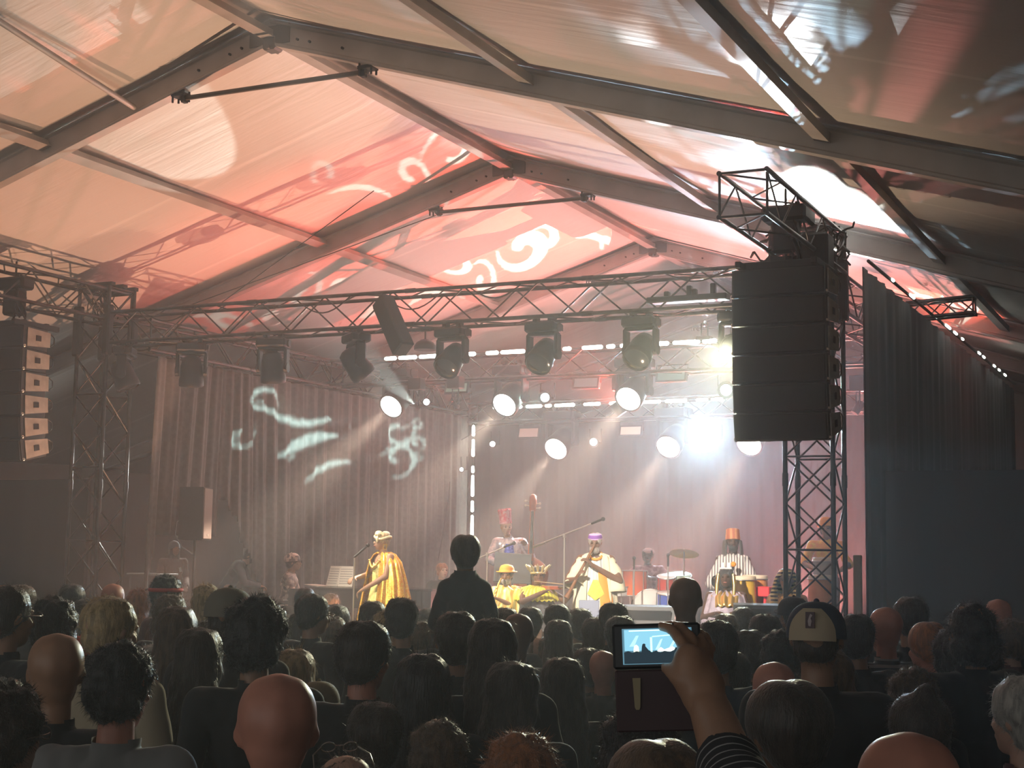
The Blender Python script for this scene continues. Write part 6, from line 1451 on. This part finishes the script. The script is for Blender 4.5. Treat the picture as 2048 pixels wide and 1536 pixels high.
def drum(lab, px, py, Y, r, h, col, tilt=0, head=(.8, .78, .72), horiz=False, z0=RZ, name='drum', grp='drum kit drums'):
    p = onY(px, py, Y); t = thing(name, lab, 'drum', (p.x, Y, z0), facing(p.x, Y, 'cam'), grp); c = Vector((0, 0, p.z - z0)); M = Matrix.Rotation(-PI / 2 if horiz else -tilt, 3, 'X')
    mb = MB(); mb.lathe([(r, -h / 2), (r, h / 2)], c, 28, M, cap=False); mb.build('shell', mat('drum_%d%d' % (int(col[0] * 99), int(col[1] * 99)), col, .25, .2, coat=.5), t)
    for s_ in (-1, 1):
        mb = MB(); mb.lathe([(.001, s_ * h / 2), (r, s_ * h / 2), (r, s_ * (h / 2 + .004)), (.001, s_ * (h / 2 + .006))], c, 28, M, cap=False); mb.build('drum_head', mat('drum_skin_%d' % int(head[0] * 99), head, .5), t)
        mb = MB(); mb.path([c + M @ Vector(((r + .006) * math.cos(a), (r + .006) * math.sin(a), s_ * h / 2)) for a in [k * PI / 12 for k in range(24)]], .008, 6, closed=True); mb.build('hoop', MET, t)
    mb = MB()
    for k in range(8): a = k * PI / 4; mb.tube(c + M @ Vector(((r + .012) * math.cos(a), (r + .012) * math.sin(a), -h / 2)), c + M @ Vector(((r + .012) * math.cos(a), (r + .012) * math.sin(a), h / 2)), .006)
    tag(mb.build('tension_rods', MET, t), kind=None)
    mb = MB()
    for k in range(3): a = k * 2 * PI / 3 + .5; mb.tube(c + Vector((r * .9 * math.cos(a), r * .9 * math.sin(a), -h / 2 if not horiz else -r * .8)), (r * 1.05 * math.cos(a), r * 1.05 * math.sin(a), 0), .010)
    mb.build('stand_legs', MET, t); return t
OD = (.95, .17, .02)
drum('orange floor tom left of the drummer', 1266, 1166, 20.6, .20, .36, OD)
drum('orange-red bass drum at the front of the drum kit', 1300, 1212, 20.55, .24, .34, (.75, .10, .05), horiz=True)
drum('small red rack tom right of the drummer', 1333, 1166, 20.7, .13, .2, (.75, .08, .05), .3)
drum('white and green rimmed drum right of the red rack tom', 1356, 1162, 20.9, .19, .16, (.25, .60, .35), .35, (.5, .75, .55))
drum('blue drum low at the right of the kit', 1336, 1200, 20.3, .15, .2, (.12, .18, .75), .2)
drum('snare drum with silver rim at the left of the kit', 1242, 1180, 20.5, .17, .13, (.7, .68, .66), .1)
def cymbal(lab, px, py, Y, r, tilt, z0=RZ):
    p = onY(px, py, Y); t = thing('cymbal', lab, 'cymbal', (p.x, Y, z0), facing(p.x, Y, 'cam'), 'cymbals'); z = p.z - z0; M = Matrix.Rotation(tilt, 3, 'X') @ Matrix.Rotation(-.06, 3, 'Y')
    mb = MB(); mb.lathe([(r, -.004), (r * .6, .008), (r * .22, .016), (r * .12, .032), (.001, .036), (.001, .033), (r * .12, .028), (r * .22, .012), (r, -.007)], (0, 0, z), 32, M, cap=False); mb.build('disc', mat('cymbal_bronze', (.95, .55, .16), .35, .35), t)
    mb = MB(); mb.tube((0, 0, .02), (0, 0, z + .05), .011); mb.ell((0, 0, z + .05), .018); mb.build('pole', MET, t)
    for k in range(3): a = k * 2 * PI / 3; mb = MB(); mb.tube((0, 0, .3), (.25 * math.cos(a), .25 * math.sin(a), .01), .009); mb.build('leg', MET, t)
cymbal('shiny tilted ride cymbal high at the right of the drum kit', 1368, 1107, 20.9, .215, .30)
cymbal('small hi-hat cymbal left of the drummer', 1243, 1150, 20.9, .16, .1)
mic_stand('tall boom microphone stand left of the flute player', 1128, 16.75, DECK, 1.66, ((-.42, 0, -.14), (.36, 0, .15)))
mic_stand('microphone stand left of the double bass player', 974, 17.9, DECK, 1.42, ((-.3, 0, -.12), (.25, 0, .10)))
mic_stand('thin microphone stand over the orange floor tom', 1268, 19.8, DECK, 1.25)
mic_stand('thin microphone stand at the right of the drum kit', 1336, 20.0, DECK, 1.3)
# 9 conga player ------------------------------------------------------
J = dict(elL=(-.24, .10, 1.14), wrL=(-.24, .36, .98), elR=(.25, .12, 1.13), wrR=(.06, .34, 1.20), shL=(-.165, -.01, 1.40), shR=(.165, -.01, 1.40))
t, F = performer('standing singer with tall fez and striped white robe behind the yellow conga', 1466, 18.4, DECK, 'cam', J, 'dark', .1, .12, None, 'black', 1.0, 'black')
STR = striped('striped_robe', (.75, .72, .68), (.16, .13, .15), 9, 'X', .6, 0, .62, .6)
garment('robe', [(1.465, .085, .08, 0, -.01), (1.43, .2, .115, 0, -.01), (1.34, .19, .13, 0, 0), (1.1, .19, .15, 0, .01), (.8, .20, .17, 0, .02), (.4, .21, .19, 0, .02), (.15, .22, .2, 0, .02)], .05, 11, STR, t, seed=2)
sleeve('sleeve', [(.14, 0, 1.385), (.215, .07, 1.22), (.26, .14, 1.10), (.2, .22, 1.12)], [.07, .075, .09, .09], STR, t); sleeve('sleeve', [(-.14, 0, 1.385), (-.215, .06, 1.22), (-.245, .16, 1.04)], [.07, .075, .10], STR, t)
mb = MB(); mb.lathe([(.092, .035), (.094, .06), (.088, .12), (.084, .165), (.07, .175), (.001, .178)], n=24); o = mb.build('fez', striped('rust_fez', (.45, .13, .06), (.62, .28, .12), 5, 'X', .7, 0, .5), t); o.matrix_local = F['H'] @ Matrix.Translation((0, -.018, 0)) @ Matrix.Scale(1.12, 4, (0, 1, 0))
for s_ in (-1, 1):     # long dark locks
    for k in range(4):
        mb = MB(); x_ = s_ * (.085 + .008 * k); mb.path([F['H'] @ Vector(v) for v in ((x_, -.01 - .02 * k, .03), (x_ * 1.1, 0 - .02 * k, -.08), (x_ * 1.15, .03 - .02 * k, -.2), (x_ * 1.1, .06 - .02 * k, -.32))], [.014, .015, .013, .008], 8); mb.build('hair_lock', hair_mat('dark'), t)
hm = thing('hand_microphone', 'orange-topped microphone held by the striped robe singer', 'microphone', t.location, t.rotation_euler.z); mb = MB(); mb.cap_((.03, .40, 1.16), (.0, .36, 1.30), .013, .016, 10); mb.build('handle', BMET, hm); mb = MB(); mb.ell((-.005, .35, 1.345), .034); mb.build('foam_top', ORG, hm)
def conga(lab, px, py, Y, col, patch=False):
    p = onY(px, py, Y); H_ = p.z - DECK; t = thing('conga_drum', lab, 'drum', (p.x, Y, DECK), facing(p.x, Y, 'cam'), 'conga drums')
    mb = MB(); mb.lathe([(.105, .02), (.12, .15), (.155, H_ * .55), (.165, H_ * .7), (.15, H_ - .03)], n=28, cap=True); mb.build('shell', mat('conga_%d' % int(col[1] * 99), col, .3, noise_=(5, tuple(c * .85 for c in col)), coat=.4), t)
    mb = MB(); mb.lathe([(.155, H_ - .05), (.158, H_ - .01), (.15, H_), (.001, H_ + .003)], n=28); mb.build('drum_head', mat('hide', (.7, .6, .45), .6), t)
    mb = MB(); mb.path([(.160 * math.cos(a), .160 * math.sin(a), H_ - .05) for a in [k * PI / 12 for k in range(24)]], .008, 6, closed=True); mb.build('hoop', MET, t)
    mb = MB(); mb.path([(.166 * math.cos(a), .166 * math.sin(a), H_ * .66) for a in [k * PI / 12 for k in range(24)]], .006, 6, closed=True); mb.build('band', mat('dark_band', (.2, .12, .04), .5), t)
    if patch: mb = MB(); mb.ell((0, .155, H_ * .52), (.055, .014, .045)); mb.build('oval_badge', mat('pale_badge', (.75, .72, .66), .5), t)
conga('yellow conga drum with a pale oval badge before the striped robe', 1486, 1152, 17.7, (.80, .50, .06), True)
conga('second amber conga drum half behind the yellow one', 1510, 1150, 18.1, (.70, .30, .06))
mb = MB(); p = onY(1530, 1183, 17.9); mb.bbox((0, 0, .0), (.16, .2, .12), .01); mb.tube((0, 0, -.05), (0, 0, -(p.z - DECK)), .02); tag(mb.build('red_box', mat('bright_red', (.75, .03, .04), .4), None, p), 'small bright red box on a pole right of the congas', 'box')
# 10 seated figure in gold collar (before the striped robe) -----------
t, F = performer('seated musician with dark face, gold collar and white topped headdress', 1452, 17.0, DECK, 'cam', SIT, 'dark', -.1, .15, 'long', 'black', 1.0)
garment('robe', [(1.03, .09, .09, 0, .02), (.99, .21, .14, 0, .02), (.8, .26, .2, 0, .04), (.5, .3, .26, 0, .1)], .05, 9, sequin('lilac_grey_robe', (.30, .26, .32), (.48, .42, .50), 22, .6, .1), t)
garment('gold_collar', [(1.02, .10, .10, 0, .03), (.97, .19, .16, 0, .03), (.86, .17, .20, 0, .06)], .02, 14, GOLDP, t, top=.4)
mb = MB()
for k in (-1, 1): mb.path([(k * .085, .03, .05), (k * .10, .03, -.08), (k * .10, .06, -.2)], [.022, .024, .018], 8)
o = mb.build('gold_side_bands', GOLDP, t); o.matrix_local = F['H']
mb = MB(); mb.bbox((-.035, .02, .15), (.045, .04, .07), .01); mb.bbox((.035, .02, .15), (.045, .04, .07), .01); mb.bbox((0, .01, .115), (.14, .08, .02), .005); o = mb.build('white_ornament', mat('white_felt', (.8, .78, .72), .8), t); o.matrix_local = F['H']
stool(t, F, 'black stool under the gold collar musician', .40)
# 11 striped headdress figure ------------------------------------------
t, F = performer('seated musician in a black and gold striped pharaoh style headcloth', 1572, 16.9, DECK, 'l3', SIT, 'pale', .2, .05, None, 'black', .99)
NEM = striped('gold_black_stripes', (.03, .025, .02), (.95, .76, .35), 7, 'Z', .35, .3, .5, 0)
mb = MB(); rings = []
for z, rx, ry, cy_ in ((.135, .03, .03, -.02), (.12, .07, .08, -.02), (.07, .105, .11, -.03), (.02, .13, .11, -.045), (-.05, .155, .10, -.055), (-.13, .165, .085, -.06), (-.21, .14, .07, -.06)):
    rings.append([Vector((rx * math.cos(a), cy_ + ry * math.sin(a), z)) for a in [PI / 2 + (.75 if z < .06 else .3) + (2 * PI - 2 * (.75 if z < .06 else .3)) * k / 30 for k in range(31)]])
mb.loft(rings, closed=False, cap=False); o = mb.build('headcloth', NEM, t); o.matrix_local = F['H']; o.modifiers.new('thick', 'SOLIDIFY').thickness = .012
for k in (-1, 1):
    mb = MB(); mb.path([(k * .12, .02, -.04), (k * .13, .06, -.16), (k * .11, .09, -.30), (k * .10, .10, -.40)], [.03, .045, .045, .035], 10)
    o = mb.build('lappet', NEM, t); o.matrix_local = F['H']
garment('robe', [(1.03, .09, .09, 0, .02), (.99, .21, .14, 0, .02), (.8, .27, .2, 0, .04), (.5, .3, .26, 0, .1)], .05, 9, sequin('gold_print_dark', (.30, .18, .05), (.95, .72, .30), 28, .4, .4), t)
stool(t, F, 'black stool under the striped headcloth musician', .40)
# 12 percussionist behind the tower --------------------------------------
J = dict(elL=(-.30, .14, 1.15), wrL=(-.16, .36, 1.05), elR=(.30, .14, 1.15), wrR=(.16, .36, 1.08))
t, F = performer('percussionist in orange hat and yellow shirt seen through the right tower', 1652, 20.0, DECK + .25, 'cam', J, 'tan', 0, .15, 'short', 'black', .97)
wear(t, F, ['torso', 'ua'], .016, 'shirt', sequin('yellow_shirt', (.9, .62, .08), (.9, .35, .08), 24, .5, .1), zlo=.84, wr=.012); wear(t, F, ['torso', 'th', 'sh'], .013, 'trousers', cloth_mat((.2, .08, .05)), zhi=.97)
mb = MB(); mb.lathe([(.12, .04), (.125, .05), (.10, .07), (.10, .12), (.08, .16), (.03, .18), (.001, .182)], n=24); o = mb.build('hat', ORG, t); o.matrix_local = F['H'] @ Matrix.Translation((0, -.015, 0))
riser('black riser under the percussionist', t.location.x, 20.0, 1.1, 1.2, .25)
conga('grey conga drum seen through the right tower', 1650, 1115, 19.2, (.35, .33, .30))
conga('orange conga drum seen through the right tower', 1642, 1150, 18.4, (.80, .28, .06))
# monitors and low boxes at the stage edge --------------------------------
def wedge(lab, px, py, Y, w_):
    p = onY(px, py, Y); zt = p.z; t = thing('monitor_box', lab, 'monitor', (p.x, Y, DECK), facing(p.x, Y, 'cam'), 'grey monitor boxes on cases'); h = zt - DECK
    mb = MB(); mb.prism([(-w_ / 2, -.22, h - .30), (-w_ / 2, .22, h - .30), (-w_ / 2, .16, h - .02), (-w_ / 2, .05, h), (-w_ / 2, -.2, h - .08)], (1, 0, 0), w_); mb.build('cabinet', mat('monitor_grey', (.10, .105, .11), .6), t)
    mb = MB(); mb.bbox((0, 0, (h - .31) / 2), (w_ * .9, .4, h - .31), .02); mb.build('flight_case', BMET, t)
    mb = MB(); mb.box((0, .19, h - .16), (w_ * .86, .012, .2), Matrix.Rotation(-.2, 3, 'X')); mb.build('grille', GRL, t)
wedge('grey monitor box before the drum kit', 1292, 1209, 16.35, .66)
wedge('grey monitor box before the congas', 1514, 1206, 16.35, .52)
# loudspeaker on a stand and two crew people at the left curtain -----------
p = onY(394, 975, 17.1); t = thing('speaker_stand', 'thin black pole stand under the boxy loudspeaker at left', 'speaker stand', (p.x, 17.1, DECK))
zb = onY(394, 1080, 17.1).z
mb = MB(); mb.tube((0, 0, .05), (0, 0, zb - DECK), .018); mb.build('pole', BMET, t)
for k in range(3): a = k * 2 * PI / 3 + .5; mb = MB(); mb.tube((0, 0, .5), (.4 * math.cos(a), .4 * math.sin(a), .015), .013); mb.build('leg', BMET, t)
t = thing('loudspeaker', 'boxy black loudspeaker on a pole stand before the grey curtain', 'speaker', (p.x, 17.1, zb), facing(p.x, 17.1, 'right') + .15)
h = p.z - zb; mb = MB(); mb.prism([(-.20, .16, .0), (.20, .16, .0), (.14, -.2, .0), (-.14, -.2, .0)], (0, 0, 1), h); mb.build('cabinet', CAB, t)
mb = MB(); mb.bbox((0, .168, h / 2), (.37, .02, h - .03), .006); gr = mb.build('grille', mat('grille_tan', (.22, .17, .14), .6), t); mb = MB(); mb.box((0, .181, .07), (.03, .004, .03)); mb.build('emblem', mat('badge_white', (.75, .74, .7), .5), gr)
mb = MB(); mb.path([(-.1, -.2, h * .4), (-.1, -.3, h * .35), (-.1, -.32, h * .1), (-.05, -.2, -.1), (0, -.02, -.2)], .008, 6); mb.build('cable', mat('grey_cable', (.3, .3, .3), .6), t)
mb = MB(); mb.bbox((0, 0, .275), (2.6, 3.2, .55), .01); tag(mb.build('side_platform', BMET, None, (-15.35, 19.2, 0)), 'low black platform outside the grey curtain under the stage crew', 'platform')
J = dict(head=(0, .03, 1.62), wrL=(-.12, .3, 1.0), wrR=(.12, .3, 1.0))
F = figure(J, 0, .2, .6); p = onY(349, 1078, 18.9); zt = p.z; s_ = min(1, (zt - .55) / 1.80)
t = thing('person', 'crew person in a grey beanie and brown sweatshirt with a white badge', 'person', (p.x, 18.9, .55), facing(p.x, 18.9, 'r3') , 'stage crew'); t.scale = (s_,) * 3
add_obj('body', F['me'], skin_mat('pale'), t); wear(t, F, ['torso', 'ua', 'fa'], .018, 'sweatshirt', cloth_mat((.20, .10, .07)), zlo=.82, wr=.014); wear(t, F, ['torso', 'th', 'sh'], .013, 'trousers', cloth_mat(DK), zhi=.97)
o = add_obj('hair', hair('long'), hair_mat('brown'), t); o.matrix_local = F['H']
mb = MB(); mb.lathe([(.098, .01), (.10, .04), (.094, .09), (.07, .13), (.03, .155), (.001, .16)], n=24); o = mb.build('beanie', cloth_mat((.22, .25, .30)), t); o.matrix_local = F['H'] @ Matrix.Translation((0, -.02, 0)) @ Matrix.Scale(1.12, 4, (0, 1, 0))
mb = MB(); mb.box((-.07, .145, 1.28), (.045, .008, .08), Matrix.Rotation(.25, 3, 'Y')); mb.build('badge', mat('badge_white', (0, 0, 0)), t)
J = dict(pelvis=(0, -.05, .95), chest=(0, .10, 1.22), neck=(0, .2, 1.36), head=(0, .32, 1.47), shL=(-.19, .17, 1.32), shR=(.19, .17, 1.32), elL=(-.24, .28, 1.05), elR=(.24, .28, 1.05), wrL=(-.08, .48, 1.0), wrR=(.08, .5, 1.0))
F = figure(J, 0, -.5, .6); p = onY(488, 1100, 19.1)
t = thing('person', 'crew person in a grey jacket bending over a desk behind the curtain edge', 'person', (p.x - .25, 19.1, .55), facing(p.x, 19.1, 'rightfull'), 'stage crew'); s_ = min(1, (p.z - .55) / 1.58); t.scale = (s_,) * 3
add_obj('body', F['me'], skin_mat('pale'), t); wear(t, F, ['torso', 'ua', 'fa'], .02, 'jacket', cloth_mat((.09, .11, .12)), zlo=.82, wr=.014); wear(t, F, ['torso', 'th', 'sh'], .013, 'trousers', cloth_mat(DK), zhi=.97)
o = add_obj('hair', hair('short'), hair_mat('dark'), t); o.matrix_local = F['H']
t = thing('folding_table', 'small white edged table beside the beanie wearing crew person', 'table', (onY(305, 1145, 18.5).x, 18.5, .55)); zt = onY(305, 1146, 18.5).z - .55
mb = MB(); mb.bbox((0, 0, zt - .02), (.6, .5, .03), .006); mb.build('tabletop', mat('white_laminate', (.7, .68, .64), .5), t)
for x, y in ((-.26, -.2), (.26, -.2), (-.26, .2), (.26, .2)): mb = MB(); mb.tube((x, y, 0), (x, y, zt - .03), .014); mb.build('leg', mat('white_tube', (.6, .58, .55), .4), t)
# cover the scene's leftover: pale tent wall panel seen through the parted curtain comes from wall_left
